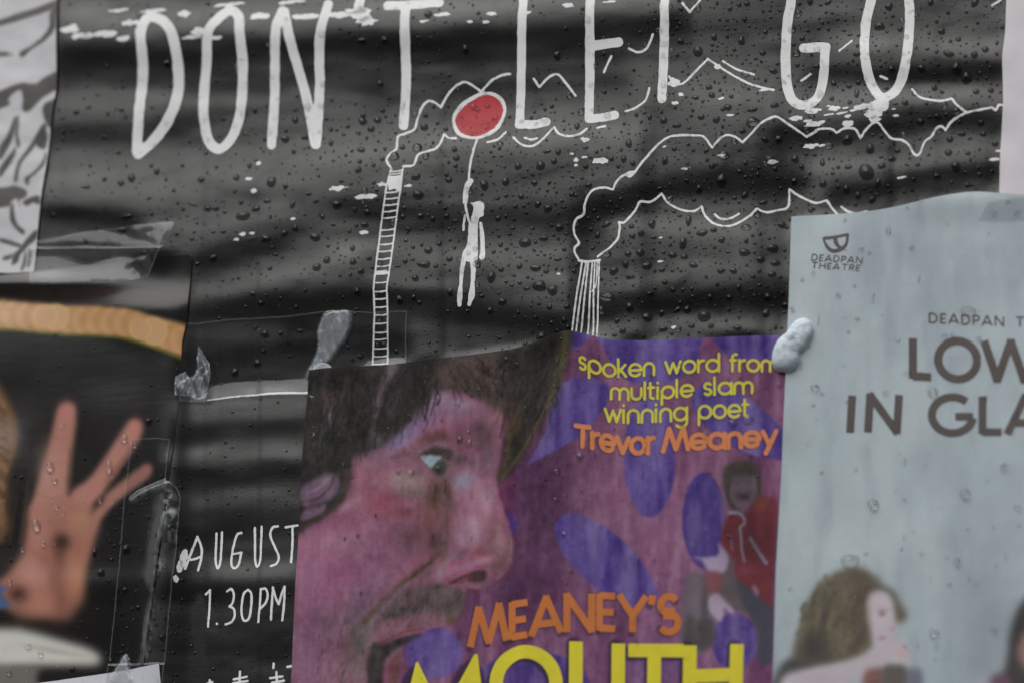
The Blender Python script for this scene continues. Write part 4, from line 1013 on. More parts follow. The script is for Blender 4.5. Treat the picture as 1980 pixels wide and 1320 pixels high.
for k, st_ in BIG.items():
    for q in st_: cv.line(np.array(q) + np.array([-6, 6]), 27, (44, 30, 52), 4, 0.75)
B = np.array(mtr([(735, 1112), (1000, 1066), (1260, 1030), (1480, 1014), (1700, 1026), (1975, 1024)]))

# a dry run of the letter strokes paints the printed shadow first
def shadow_words():
    for t, b, hh, w, nm, mt, kw in face_words:
        B_ = np.array(b, float); seg = np.hypot(*np.diff(B_, axis=0).T); cum = np.concatenate([[0], np.cumsum(seg)])
        gl = [(CAP_ if c in CAP_ else LOW_)[c] for c in t]; gap = kw.get('gap', 0.16); caph = kw.get('caph')
        kx = [(caph or hh) if c in CAP_ else hh for c in t]
        s = cum[-1] / (sum(g_[0] * q for g_, q in zip(gl, kx)) + gap * hh * (len(t) - 1)); x = 0.0
        for (adv, strokes), kk in zip(gl, kx):
            mid = np.clip(x * s + adv * kk * s / 2, 0, cum[-1]); j = max(0, min(np.searchsorted(cum, mid, side='right') - 1, len(B_) - 2))
            d = (B_[j + 1] - B_[j]) / max(seg[j], 1e-6); o0 = B_[j] + d * (mid - cum[j])
            for st_ in strokes:
                st_ = np.array(st_, float)
                q = o0 + np.outer(x * s + st_[:, 0] * kk * s - mid, d) + np.outer(st_[:, 1] * kk, np.array([0, -1.0]))
                q = q + np.array([-0.22, 0.22]) * w
                if len(q) > 2 and len(q) < 7:
                    for a_, b_ in zip(q[:-1], q[1:]): cv.line([a_, b_], w, (52, 34, 52), 2.5, 0.5)
                else: cv.line(q, w, (52, 34, 52), 2.5, 0.6)
            x += adv * kk + gap * hh
shadow_words()
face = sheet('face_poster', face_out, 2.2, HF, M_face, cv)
tag(face, 'wet purple poster with a man\'s face in profile, yellow and orange lettering', 'poster')
all_words(face)
for k, st_ in BIG.items():
    A = np.vstack([np.array(q, float) for q in st_])
    f = Field(A[:, 0].min() - 20, A[:, 1].min() - 20, A[:, 0].max() + 20, A[:, 1].max() + 20, 1.3)
    for q in st_: f.stroke(np.array(q, float), 26, butt=(k in 'TH' or k == 'U'))
    if k == 'M': f.F[:] = 50.0; f.poly([(809, 1279), (829, 1320), (852, 1362), (890, 1318), (918, 1264), (924, 1264), (931, 1320), (944, 1400), (914, 1400), (906, 1338), (858, 1415), (848, 1415), (808, 1345), (786, 1400), (756, 1400), (795, 1320), (805, 1281)])
    ink('heading_letter', f, HF, M_gold, face)

# ------------------------------------------------------------------ the pale blue poster
pc = Canvas(1460, 340, 2260, 1660, 2.6, (164, 179, 186))
gx, gy = pc.gx, pc.gy
n = fnoise(gx, gy, 120, 260, 101, 4)
pc.lay(np.clip((n - 0.5) * 3, 0, 1), (184, 196, 200), 0.7)
pc.lay(np.clip((0.5 - n) * 3, 0, 1), (140, 152, 164), 0.7)
n = fnoise(gx, gy, 40, 160, 103, 3)
pc.lay(np.clip((n - 0.56) * 4, 0, 1), (138, 150, 163), 0.5)
pc.lay(np.clip((0.44 - n) * 4, 0, 1), (182, 192, 197), 0.45)
pc.blob(1910, 1150, 60, 160, (132, 144, 156), 0.55); pc.blob(1870, 620, 60, 120, (152, 162, 174), 0.4); pc.blob(1560, 900, 60, 300, (172, 188, 192), 0.5)
for x in (1765, 1800, 1835, 1868, 1905, 1940, 1970): pc.line([(x, 478), (x + 6, 500)], 5, (150, 162, 172), 4, 0.45); pc.line([(x + 14, 478), (x + 6, 500)], 5, (150, 162, 172), 4, 0.3)
pc.line([(1760, 510), (1765, 470)], 4, (150, 160, 170), 4, 0.4)
pc.frame(1480, 1080, 3.96)
pc.poly([(60, 1100), (70, 960), (130, 830), (200, 770), (330, 760), (420, 820), (300, 900), (200, 1100)], (38, 38, 42), 6)
pc.poly([(228, 770), (240, 660), (280, 560), (310, 440), (340, 340), (410, 220), (500, 140), (600, 90), (700, 75), (780, 90), (850, 150), (900, 200), (990, 250), (1040, 340), (1090, 440), (1080, 470), (1000, 490), (960, 300), (860, 260), (820, 400), (830, 560), (820, 680), (740, 760), (600, 800), (430, 830), (300, 800)], (82, 73, 58), 6)
rh = random.Random(3)
for i in range(150):
    x = rh.uniform(300, 800); y = rh.uniform(120, 600)
    if (x - 800) ** 2 / 1 + (y - 400) ** 2 < 70 ** 2 or x < 470 - 0.45 * y: continue
    c = rh.choice([(52, 44, 38), (108, 98, 72), (120, 110, 84), (64, 54, 44), (92, 82, 62)])
    wv = rh.uniform(-26, 26); pc.line([(x, y), (x - 10 + wv, y + 40), (x - rh.uniform(0, 30) - wv, y + 85), (x - rh.uniform(10, 60), y + rh.uniform(110, 170))], rh.uniform(2.5, 7), c, 4, 0.55)
pc.poly([(270, 760), (300, 600), (420, 560), (500, 640), (480, 790), (330, 800)], (60, 52, 46), 10, 0.7)
pc.poly([(240, 760), (270, 600), (310, 440), (345, 400), (320, 560), (290, 700)], (112, 104, 72), 7, 0.7)
pc.blob(580, 600, 70, 130, (112, 104, 80), 0.7)
pc.blob(470, 330, 90, 120, (80, 74, 58), 0.6); pc.blob(640, 260, 60, 160, (108, 98, 74), 0.6, rot=12); pc.blob(400, 700, 110, 90, (52, 44, 40), 0.8); pc.blob(700, 130, 90, 40, (76, 64, 54), 0.7)
pc.poly([(790, 300), (850, 255), (920, 265), (970, 320), (990, 420), (1000, 500), (1010, 550), (990, 590), (960, 610), (960, 650), (880, 690), (830, 640), (810, 520), (790, 420)], (194, 182, 192), 5)
pc.blob(900, 400, 50, 24, (150, 134, 142), 0.8); pc.blob(898, 428, 26, 16, (108, 84, 82), 0.9); pc.blob(975, 545, 36, 26, (190, 146, 154), 0.8); pc.blob(900, 610, 36, 20, (146, 116, 132), 0.8)
pc.blob(800, 420, 22, 120, (160, 140, 134), 0.6)
pc.poly([(90, 1100), (140, 920), (260, 860), (420, 830), (620, 790), (760, 730), (870, 660), (960, 620), (1040, 640), (1100, 690), (1115, 760), (1090, 800), (960, 790), (860, 850), (760, 920), (640, 960), (600, 1200), (90, 1200)], (190, 180, 188), 6)
pc.blob(1050, 710, 50, 60, (192, 160, 168), 0.7); pc.line([(900, 810), (1000, 790), (1090, 820)], 7, (204, 196, 200), 4, 0.7)
pc.blob(400, 920, 200, 40, (176, 166, 174), 0.6)
pc.poly([(770, 870), (830, 845), (910, 850), (920, 1000), (760, 1000)], (124, 78, 74), 5)
pc.poly([(910, 830), (1000, 815), (1090, 840), (1100, 1000), (910, 1000)], (82, 74, 68), 5)
pc.poly([(1095, 855), (1160, 845), (1200, 860), (1205, 1000), (1095, 1000)], (98, 104, 120), 5)
pc.poly([(2060, 280), (2000, 320), (1950, 380), (1910, 480), (1880, 600), (1860, 760), (1840, 860), (1800, 1000), (2300, 1000), (2300, 280)], (34, 30, 32), 7)
pc.poly([(1990, 560), (1940, 640), (1930, 720), (1970, 830), (2100, 880), (2120, 560)], (140, 106, 100), 7)
pc.poly([(1720, 930), (1760, 900), (1850, 890), (1900, 1000), (1700, 1000)], (98, 60, 84), 6)
pc.poly([(1540, 950), (1640, 910), (1740, 920), (1700, 1000), (1500, 1000)], (176, 172, 184), 8, 0.7)
pc.frame(0, 0, 1)
for x, y in ((1554, 546), (1655, 557), (1683, 493), (1533, 600), (1536, 606), (1566, 674), (1575, 787), (1640, 780), (1661, 621), (1643, 645), (1591, 917), (1951, 395), (1636, 430)): pc.blob(x, y, 3.2, 3.2, (60, 58, 54), 0.75)
pc.C *= 0.96
pc.C += np.random.RandomState(5).normal(0, 2.0, pc.C.shape[:2])[..., None]
pale = sheet('pale_blue_poster', pale_out, 2.8, HP, M_pale, pc)
tag(pale, 'pale blue poster with brown capital lettering and two women printed at the bottom', 'poster')
ptr = lambda pts: [(1320 + x / 3, 440 + y / 3) for x, y in pts]
word('DEADPAN', ptr([(1432, 560), (1868, 580)]), 58 / 3, 3.6, 'company_letter', HP, M_brown, pale, gap=0.22, butt=True)
word('THEATRE', ptr([(1936, 582), (2330, 592)]), 58 / 3, 3.6, 'company_letter', HP, M_brown, pale, gap=0.22, butt=True)
word('LOW', [(1762, 734), (2008, 742)], 78, 16, 'title_letter', HP, M_brown, pale, gap=0.14, butt=True, step=1.3)
word('IN', [(1641, 839), (1741, 837)], 72, 15.5, 'title_letter', HP, M_brown, pale, gap=0.3, butt=True, step=1.3, lean=0.06)
word('GLA', [(1801, 841), (2020, 842)], 74, 15.5, 'title_letter', HP, M_brown, pale, gap=0.12, butt=True, step=1.3)
word('DEADPAN', ptr([(752, 203), (1046, 220)]), 38 / 3, 2.4, 'logo_letter', HP, M_brown, pale, gap=0.22, butt=True, lean=0.18, step=0.6)
word('THEATRE', ptr([(752, 247), (1032, 264)]), 36 / 3, 2.4, 'logo_letter', HP, M_brown, pale, gap=0.22, butt=True, lean=0.18, step=0.6)
f = Field(1585, 445, 1650, 500, 0.6).poly(smooth(ptr([(820, 68), (870, 60), (920, 52), (968, 44), (970, 75), (962, 112), (940, 140), (905, 156), (875, 158), (848, 142), (830, 112)]), 5, True))
for cut in ([(834, 84), (858, 80), (878, 78), (882, 98), (892, 116), (906, 130), (884, 136), (862, 126), (846, 108)], [(906, 72), (928, 68), (951, 63), (952, 88), (942, 110), (928, 120), (914, 108), (907, 90)]):
    q_ = Field(1585, 445, 1650, 500, 0.6).poly(smooth(ptr(cut), 5, True)); f.F = np.maximum(f.F, -q_.F)
ink('emblem', f, HP, M_brown, pale)

# ------------------------------------------------------------------ the poster with the raised hand
hc = Canvas(-280, 440, 420, 1620, 2.6, (25, 24, 24))
gx, gy = hc.gx, hc.gy
hc.lay(np.clip((fnoise(gx, gy, 200, 160, 111, 3) - 0.5) * 3, 0, 1), (40, 38, 37), 0.6)
hc.blob(200, 566, 220, 20, (62, 48, 42), 0.6); hc.blob(30, 790, 60, 60, (58, 56, 56), 0.6)
hc.frame(0, 540, 1.6925)
hc.poly([(-420, 70), (-100, 62), (0, 66), (100, 78), (230, 90), (330, 90), (430, 100), (500, 122), (610, 150), (640, 270), (560, 240), (460, 205), (380, 185), (290, 180), (180, 178), (100, 172), (30, 162), (-420, 150)], (190, 146, 98), 3.5, 1.0, sm=False)
for x in range(-400, 620, 23):
    y = np.interp(x, [-400, 0, 230, 430, 610], [112, 116, 136, 148, 205]); hc.blob(x, y, 30, 42, (206, 162, 122) if (x // 23) % 2 else (174, 130, 84), 0.55, hard=6)
for x, y, r in ((505, 172, 46), (462, 165, 36), (185, 125, 44), (150, 122, 40)):
    hc.blob(x, y, r, r, (218, 180, 110), 0.65, hard=3); hc.blob(x, y, r - 5, r - 4, (196, 156, 120), 0.85, hard=3)
hc.line([(-400, 155), (30, 166), (180, 181), (290, 184), (380, 190), (460, 210), (560, 245), (620, 270)], 4, (112, 122, 24), 3, 0.7)
SKH = (178, 126, 114)
hc.poly([(182, 450), (195, 415), (222, 402), (248, 415), (250, 470), (240, 540), (228, 620), (225, 700), (240, 735), (200, 840), (120, 800), (100, 760), (120, 680), (150, 580)], SKH, 5)
hc.poly([(230, 700), (290, 650), (350, 570), (410, 480), (440, 456), (465, 475), (455, 530), (400, 610), (350, 680), (290, 770), (230, 800)], SKH, 5)
hc.poly([(300, 770), (350, 700), (410, 650), (470, 605), (495, 615), (485, 650), (430, 690), (370, 740), (320, 800), (290, 840)], (164, 116, 104), 4.5)
hc.poly([(105, 740), (230, 720), (320, 780), (310, 860), (280, 960), (265, 1080), (230, 1120), (140, 1130), (40, 1110), (-10, 1000), (30, 960), (70, 900), (90, 820)], (166, 114, 100), 7)
hc.blob(215, 430, 30, 40, (186, 118, 112), 0.7); hc.blob(445, 480, 26, 30, (188, 122, 112), 0.7); hc.blob(485, 620, 18, 22, (186, 110, 110), 0.7)
hc.blob(110, 960, 70, 60, (192, 144, 134), 0.7); hc.blob(140, 1060, 60, 50, (186, 128, 110), 0.6); hc.blob(250, 980, 40, 90, (184, 130, 100), 0.7)
hc.blob(196, 890, 30, 70, (96, 64, 52), 0.7); hc.blob(205, 858, 34, 32, (52, 36, 30), 0.8); hc.blob(185, 980, 34, 60, (124, 82, 68), 0.5); hc.blob(60, 1030, 40, 34, (70, 46, 38), 0.85); hc.blob(200, 1060, 30, 60, (120, 80, 62), 0.5); hc.blob(120, 830, 40, 70, (190, 140, 126), 0.5); hc.blob(150, 920, 30, 40, (150, 100, 86), 0.4); hc.blob(255, 880, 30, 50, (150, 102, 80), 0.4)
hc.blob(260, 790, 40, 40, (176, 132, 104), 0.7); hc.blob(320, 730, 30, 16, (70, 44, 34), 0.7, rot=-40); hc.blob(150, 620, 40, 120, (184, 142, 128), 0.5)
hc.line([(232, 560), (226, 700)], 8, (112, 74, 58), 6, 0.5); hc.line([(440, 540), (350, 660)], 8, (116, 80, 64), 6, 0.4)
for q in ([(150, 590), (185, 600), (225, 592)], [(165, 510), (205, 520), (240, 512)], [(330, 600), (355, 625), (385, 640)], [(385, 520), (410, 545), (435, 558)], [(390, 668), (408, 690), (425, 700)], [(110, 800), (190, 790), (270, 800)], [(90, 880), (160, 930), (170, 1010)], [(120, 700), (170, 715), (220, 705)]): hc.line(q, 4, (132, 88, 78), 7, 0.22)
hc.blob(130, 1130, 170, 34, (30, 26, 24), 0.8); hc.blob(270, 1110, 50, 60, (28, 25, 24), 0.85); hc.blob(20, 1110, 60, 40, (30, 26, 24), 0.7)
hc.poly([(-420, 1170), (0, 1140), (100, 1150), (190, 1175), (290, 1205), (330, 1235), (310, 1262), (180, 1262), (60, 1268), (-420, 1290)], (206, 204, 198), 8)
hc.blob(60, 1180, 60, 18, (206, 208, 204), 0.7); hc.blob(180, 1215, 110, 14, (150, 148, 138), 0.5, rot=10)
hc.poly([(-420, 1275), (100, 1265), (120, 1300), (110, 1500), (-420, 1500)], (120, 118, 112), 6, 0.9)
hc.poly([(-420, 340), (-40, 330), (0, 350), (30, 400), (60, 480), (55, 560), (30, 640), (20, 720), (-10, 860), (-420, 900)], (122, 92, 66), 6, 0.95)
for i in range(16):
    y = 380 + i * 30; hc.line([(-60, y), (0, y + 14), (28 - abs(i - 5) * 3, y + 34)], 7, random.Random(i).choice([(92, 66, 44), (152, 120, 88), (74, 54, 38)]), 4, 0.6)
for i in range(18):
    r = random.Random(40 + i); x = r.uniform(-10, 100); hc.line([(x, 640 + r.uniform(0, 80)), (x - 10, 760), (x - 24, 860)], 2.5, (92, 70, 48), 3, 0.35)
hc.poly([(-420, 1010), (-6, 1000), (6, 1030), (4, 1080), (-420, 1100)], (80, 96, 136), 3)
hand = sheet('hand_poster', hand_out, 2.8, HH, M_hand, hc)
tag(hand, 'dark glossy poster of a raised hand below a gold band of lights', 'poster')
slc = Canvas(-280, 1250, 360, 1620, 6, (198, 197, 206))
slip = sheet('white_slip', slip_out, 5, HS, M_pale, slc)
tag(slip, 'white paper slip pasted across the bottom of the hand poster', 'paper')

# ------------------------------------------------------------------ black and white drawn poster, blank white poster
cc = Canvas(-220, -200, 140, 560, 1.6, (192, 192, 196))
gx, gy = cc.gx, cc.gy
cc.lay(np.clip((fnoise(gx, gy, 60, 30, 121, 3) - 0.5) * 3, 0, 1), (168, 168, 174), 0.5)
cc.frame(0, 0, 2.446)
DK = (36, 32, 31)
for p in ([(-540, 200), (-300, 160), (0, 96), (70, 72), (150, 48), (230, 18), (300, -10), (300, 30), (220, 58), (120, 90), (0, 124), (-540, 240)],
          [(290, 20), (270, 80), (262, 140), (215, 195), (150, 235), (110, 272), (95, 268), (100, 245), (150, 222), (200, 182), (236, 130), (240, 60)],
          [(-540, 280), (0, 250), (30, 254), (20, 268), (-540, 300)],
          [(-540, 560), (-200, 500), (0, 436), (60, 412), (110, 398), (170, 402), (210, 372), (285, 340), (285, 405), (240, 440), (200, 470), (160, 510), (130, 532), (108, 520), (112, 470), (100, 430), (60, 450), (40, 478), (0, 520), (-540, 700)],
          [(285, 470), (240, 480), (210, 500), (205, 540), (232, 600), (290, 620)], [(180, 640), (205, 600), (222, 640), (212, 700), (186, 700), (172, 680)],
          [(80, 560), (92, 560), (86, 640), (95, 690), (84, 700), (76, 640)], [(0, 700), (40, 640), (70, 560), (78, 580), (50, 680), (0, 760)], [(0, 800), (60, 720), (74, 690), (70, 740), (20, 820), (0, 840)],
          [(205, 590), (150, 680), (90, 770), (70, 850), (82, 860), (100, 780), (160, 700), (215, 610)], [(216, 720), (200, 770), (160, 820), (122, 845), (124, 870), (138, 880), (140, 850), (180, 815), (214, 770)],
          [(-540, 900), (0, 890), (60, 880), (120, 900), (128, 930), (96, 950), (100, 985), (80, 940), (50, 960), (0, 985), (-540, 1010)], [(56, 970), (50, 1030), (66, 1070), (108, 1110), (116, 1096), (80, 1060), (68, 1010), (64, 972)],
          [(175, 1090), (130, 1130), (100, 1170), (70, 1200), (20, 1215), (14, 1230), (40, 1228), (72, 1206), (56, 1250), (70, 1250), (100, 1200), (140, 1160), (172, 1130)],
          [(0, 1130), (50, 1140), (100, 1160), (96, 1172), (40, 1156), (0, 1144)], [(60, 1220), (90, 1200), (84, 1240), (66, 1246)], [(185, 930), (140, 940), (110, 960), (130, 975), (160, 960), (190, 970)],
          [(120, 1180), (112, 1240), (100, 1280), (108, 1282), (124, 1240)], [(140, 1170), (138, 1230), (130, 1260), (140, 1260), (150, 1220)]):
    cc.poly(p, DK if p[0][0] > -500 else (50, 45, 42), 2.0, 0.97)
comic = sheet('ink_drawing_poster', comic_out, 2.4, HC, M_comic, cc)
tag(comic, 'white poster with black ink drawing at the left edge', 'poster')
wc = Canvas(1900, -220, 2360, 460, 6, (200, 196, 202))
wc.lay(np.clip((fnoise(wc.gx, wc.gy, 70, 90, 131, 3) - 0.5) * 3, 0, 1), (184, 180, 188), 0.6)
wh = sheet('blank_white_poster', white_out, 5, HW, M_pale, wc)
tag(wh, 'blank white sheet at the right edge above the pale blue poster', 'poster')

# ------------------------------------------------------------------ clear tape
def tape(out, base, lift, own, milk, label, step=2.0, jag=0.8, seed=1, sm=False):
    P = np.array(out, float)
    if sm: P = smooth(P, 5, True)
    f = Field(P[:, 0].min() - 4, P[:, 1].min() - 4, P[:, 0].max() + 4, P[:, 1].max() + 4, step).poly(P).rough(jag, 5, seed)
    px, py, faces = f.mesh()
    u = np.clip(((px - f.x0) / f.step).round().astype(int), 0, len(f.X) - 1); v = np.clip(((py - f.y0) / f.step).round().astype(int), 0, len(f.Y) - 1)
    d = -f.F[v, u]                                  # distance in from the rim
    mk = np.clip(milk(px, py) + 0.22 * np.clip(1 - d / 2.2, 0, 1), 0, 0.9)
    o = build('clear_tape', P3(px, py, base(px, py) + lift * MM + own(px, py)), faces, M_tape, extra={'milk': mk})
    return tag(o, label, 'tape', 'pieces of clear sticky tape')
def soft_poly(pts, blur, x0, y0, x1, y1):
    H = Height(x0, y0, x1, y1, 2); H.H = gblur(in_poly(H.gx, H.gy, smooth(pts, 5, True)).astype(float), blur / 2)
    return H
t8 = lambda pts: [(320 + x / 3.96, 580 + y / 3.96) for x, y in pts]
peel = soft_poly(t8([(1240, 120), (1340, 98), (1420, 100), (1425, 200), (1390, 300), (1330, 370), (1260, 470), (1160, 540), (1085, 590), (1085, 540), (1130, 470), (1170, 380), (1180, 240)]), 1.6, 560, 580, 720, 740)
streak = lambda x, y: fnoise(x - 0.3 * y, y, 7, 40, 141, 3)
tape([(346, 626), (440, 617), (560, 612), (640, 603), (720, 604), (788, 601), (785, 640), (784, 720), (640, 730), (604, 770), (596, 762), (500, 762), (395, 772), (345, 774)], HB, 0.35,
     lambda x, y: (1.0 * MM * np.clip((y - 640) / 120, 0, 1) * -1 + 1.0 * MM) * 0.6 + 2.2 * MM * bump(x, y, 520, 772, 110, 26) * 0.8 + peel(x, y) * (0.8 + 0.7 * fnoise(x, y, 7, 18, 147, 2)) * MM + 0.15 * MM * fnoise(x, y, 60, 40, 145, 2),
     lambda x, y: peel(x, y) * (0.22 + 0.35 * streak(x, y)) + 0.003, 'long strip of clear tape running behind the purple poster\'s top left corner', seed=2)
HT1 = HB
crk = lambda x, y: 3.0 * MM * fnoise(x, y, 16, 26, 151, 3)
tape(t8([(268, 360), (300, 420), (345, 490), (350, 560), (335, 640), (310, 745), (250, 760), (180, 735), (90, 740), (95, 600), (160, 555), (190, 600), (230, 575), (258, 520), (252, 440)]), HH, 1.6, crk,
     lambda x, y: 0.08 + 0.75 * np.clip(streak(x * 1.5, y) - 0.22, 0, 1), 'crumpled scrap of clear tape on the right edge of the hand poster', step=1.2, seed=3)
edge2 = soft_poly(zx([(930, 400), (960, 340), (975, 420), (930, 540), (915, 700), (905, 900), (890, 1080), (870, 1190), (835, 1200), (850, 1000), (890, 820), (905, 600)]), 1.2, 230, 960, 350, 1320)
top2 = soft_poly(zx([(760, 260), (820, 210), (960, 155), (1010, 165), (960, 200), (860, 225), (790, 270)]), 2.0, 230, 910, 360, 1000)
tri2 = soft_poly(zx([(650, 1320), (680, 1240), (730, 1160), (760, 1260), (770, 1330)]), 1.2, 200, 1250, 280, 1330)
rim2 = soft_poly(zx([(960, 160), (1010, 165), (1045, 210), (1050, 330), (1040, 480), (1000, 500), (960, 460), (950, 360)]), 3.0, 300, 910, 370, 1060)
tape([(251, 880), (240, 970), (232, 1080), (220, 1200), (208, 1304), (200, 1400), (310, 1420), (320, 1310), (330, 1180), (342, 1060), (349, 960), (343, 942), (330, 932), (322, 930), (326, 880), (330, 850), (300, 846), (256, 850)], Height.__call__ and (lambda x, y: np.maximum(HH(x, y), np.where(y > 1284, HS(x, y), 0))), 0.35,
     lambda x, y: 0.9 * MM * edge2(x, y) + 1.0 * MM * top2(x, y) + 0.5 * MM * rim2(x, y) * fnoise(x, y, 9, 14, 163, 2) + 0.9 * MM * tri2(x, y) + 0.12 * MM * fnoise(x, y, 30, 60, 165, 2),
     lambda x, y: 0.004 + edge2(x, y) * (0.03 + 0.5 * np.clip(streak(x, y) - 0.42, 0, 1)) + 0.5 * top2(x, y) * np.clip(streak(x * 1.6, y) - 0.3, 0, 1) + 0.42 * tri2(x, y) + rim2(x, y) * 0.5 * np.clip(fnoise(x, y, 14, 22, 167, 2) - 0.48, 0, 1) * 3,
     'long vertical strip of clear tape down the right edge of the hand poster', seed=4)
end3 = soft_poly([(335, 432), (320, 468), (287, 540), (240, 548), (180, 545), (200, 515), (280, 500), (300, 470), (250, 445)], 4.0, 150, 410, 360, 570)
tape([(58, 470), (150, 452), (250, 438), (338, 429), (330, 455), (310, 488), (288, 538), (230, 548), (150, 552), (60, 552)], lambda x, y: np.maximum(HB(x, y), np.where(y > 480, HH(x, y), 0)), 0.7,
     lambda x, y: 0.4 * MM * end3(x, y) * fnoise(x, y, 20, 30, 171, 2) + 0.3 * MM * bump(x, y, 130, 470, 90, 16),
     lambda x, y: 0.004 + end3(x, y) * 0.10 * np.clip(streak(x, y) - 0.3, 0, 1) * 2, 'strip of clear tape over the top edge of the hand poster', seed=5)
tape([(1916, 393), (1960, 386), (2050, 380), (2050, 424), (1960, 428), (1894, 430), (1905, 410)], HP, 0.3, lambda x, y: 0.2 * MM * fnoise(x, y, 20, 20, 175, 2),
     lambda x, y: 0.10 + 0.1 * fnoise(x, y, 20, 20, 177, 2), 'short piece of clear tape at the top edge of the pale blue poster', seed=6)

# ------------------------------------------------------------------ sticky putty
def lobes(name, ell, base, x0, y0, x1, y1, step, label, seed, crz=1.0):
    X = np.arange(x0, x1, step); Y = np.arange(y0, y1, step); gx, gy = np.meshgrid(X, Y)
    F = np.full(gx.shape, 9.0); Hh = np.zeros(gx.shape); acc = np.zeros(gx.shape)
    for cx, cy, rx, ry, rot, hh in ell:
        a = R(rot); dx, dy = gx - cx, gy - cy
        u = (dx * math.cos(a) + dy * math.sin(a)) / rx; v = (-dx * math.sin(a) + dy * math.cos(a)) / ry
        r = np.sqrt(u * u + v * v) + 0.05 * (fnoise(gx, gy, 14, 14, seed, 2) - 0.5)
        F = np.minimum(F, (r - 1) * min(rx, ry)); Hh = np.maximum(Hh, hh * np.sqrt(np.clip(1 - r ** 2.6, 0, 1)))
    Hh = gblur(Hh, 0.9) * np.clip(-F / 3.0, 0, 1) ** 0.5
    f = Field(x0, y0, x1 - step, y1 - step, step); f.F = F[:len(f.Y), :len(f.X)]; f.X = X[:f.F.shape[1]]; f.Y = Y[:f.F.shape[0]]
    px, py, faces = f.mesh()
    HH_ = Height(x0, y0, x1, y1, step); HH_.H = np.pad(Hh, ((0, HH_.gx.shape[0] - Hh.shape[0]), (0, HH_.gx.shape[1] - Hh.shape[1])), mode='edge')
    hh = HH_(px, py); creases = (0.15 * MM * fnoise(px + py, py - px, 9, 46, seed + 1, 3) + 1.0 * MM * np.clip((665 - py) / 10 + 0.5 + (px - 1543) / 12, 0, 1) * np.abs(fnoise(px + 0.6 * py, py - 0.5 * px, 20, 11, seed + 2, 2) - 0.5))
    b = base(px, py)
    o = build(name, P3(px, py, b - 0.1 * MM + hh * MM + crz * creases * np.clip(hh / 2, 0, 1)), faces, M_putty)
    return tag(o, label, 'putty', 'dabs of sticky putty'), HH_
base_fp = lambda x, y: np.maximum(HF(x, y), HP(x, y))
put, HPUT = lobes('putty_dab', [(1524, 684, 25, 40, 24, 4.2), (1524, 694, 26, 29, 0, 4.2), (1533, 660, 13, 19, 22, 4.1), (1551, 648, 24, 31, 30, 3.0), (1543, 664, 22, 26, 35, 3.0)], base_fp, 1490, 608, 1590, 736, 1.2,
                'grey-white two-lobed dab of putty between the purple and pale blue posters', 181)
lobes('putty_dab', [(621, 713, 19, 14, 0, 0.5), (622, 716, 17, 12, 0, 0.45)], lambda x, y: HB(x, y) + 0.15 * MM, 596, 692, 646, 732, 1.2, 'small white dab of putty at the top left corner of the purple poster', 185, 0.1)

# ------------------------------------------------------------------ rain drops
def pip(x, y, poly): return bool(in_poly(np.array(x), np.array(y), poly))
tape_b = [(346, 626), (560, 612), (640, 603), (788, 601), (784, 720), (640, 730), (596, 762), (345, 774)]
tape_v = [(251, 880), (232, 1080), (208, 1304), (320, 1310), (342, 1060), (349, 960), (326, 880)]
def near_edge(x, y, r, poly):
    P = np.array(poly, float); Q = np.roll(P, -1, 0); d = Q - P; L = (d ** 2).sum(1) + 1e-9
    t = np.clip(((x - P[:, 0]) * d[:, 0] + (y - P[:, 1]) * d[:, 1]) / L, 0, 1)
    return np.min(np.hypot(P[:, 0] + t * d[:, 0] - x, P[:, 1] + t * d[:, 1] - y)) < r
SHEETS = [('pale', pale_out, HP), ('face', face_out, HF), ('slip', slip_out, HS), ('hand', hand_out, HH), ('comic', comic_out, HC), ('white', white_out, HW), ('black', black_out, HB)]
def on_sheet(x, y, r):
    for k, out, H in SHEETS:
        if near_edge(x, y, r * 1.25 + 1.5, out): return None, None
        if pip(x, y, out): return k, H
    return None, None
drops = []; grid = {}
def fits(x, y, r, gap):
    for i in range(int((x - 40) // 40), int((x + 40) // 40) + 1):
        for j in range(int((y - 40) // 40), int((y + 40) // 40) + 1):
            for (a, b, c) in grid.get((i, j), ()):
                if math.hypot(a - x, b - y) < (c + r) * 1.12 + gap: return False
    return True
def add(x, y, rx, ry, sheet_, H, rot=0.0, flat=1.0):
    r = max(rx, ry)
    drops.append((x, y, rx, ry, sheet_, H, rot, flat)); grid.setdefault((int(x // 40), int(y // 40)), []).append((x, y, r))
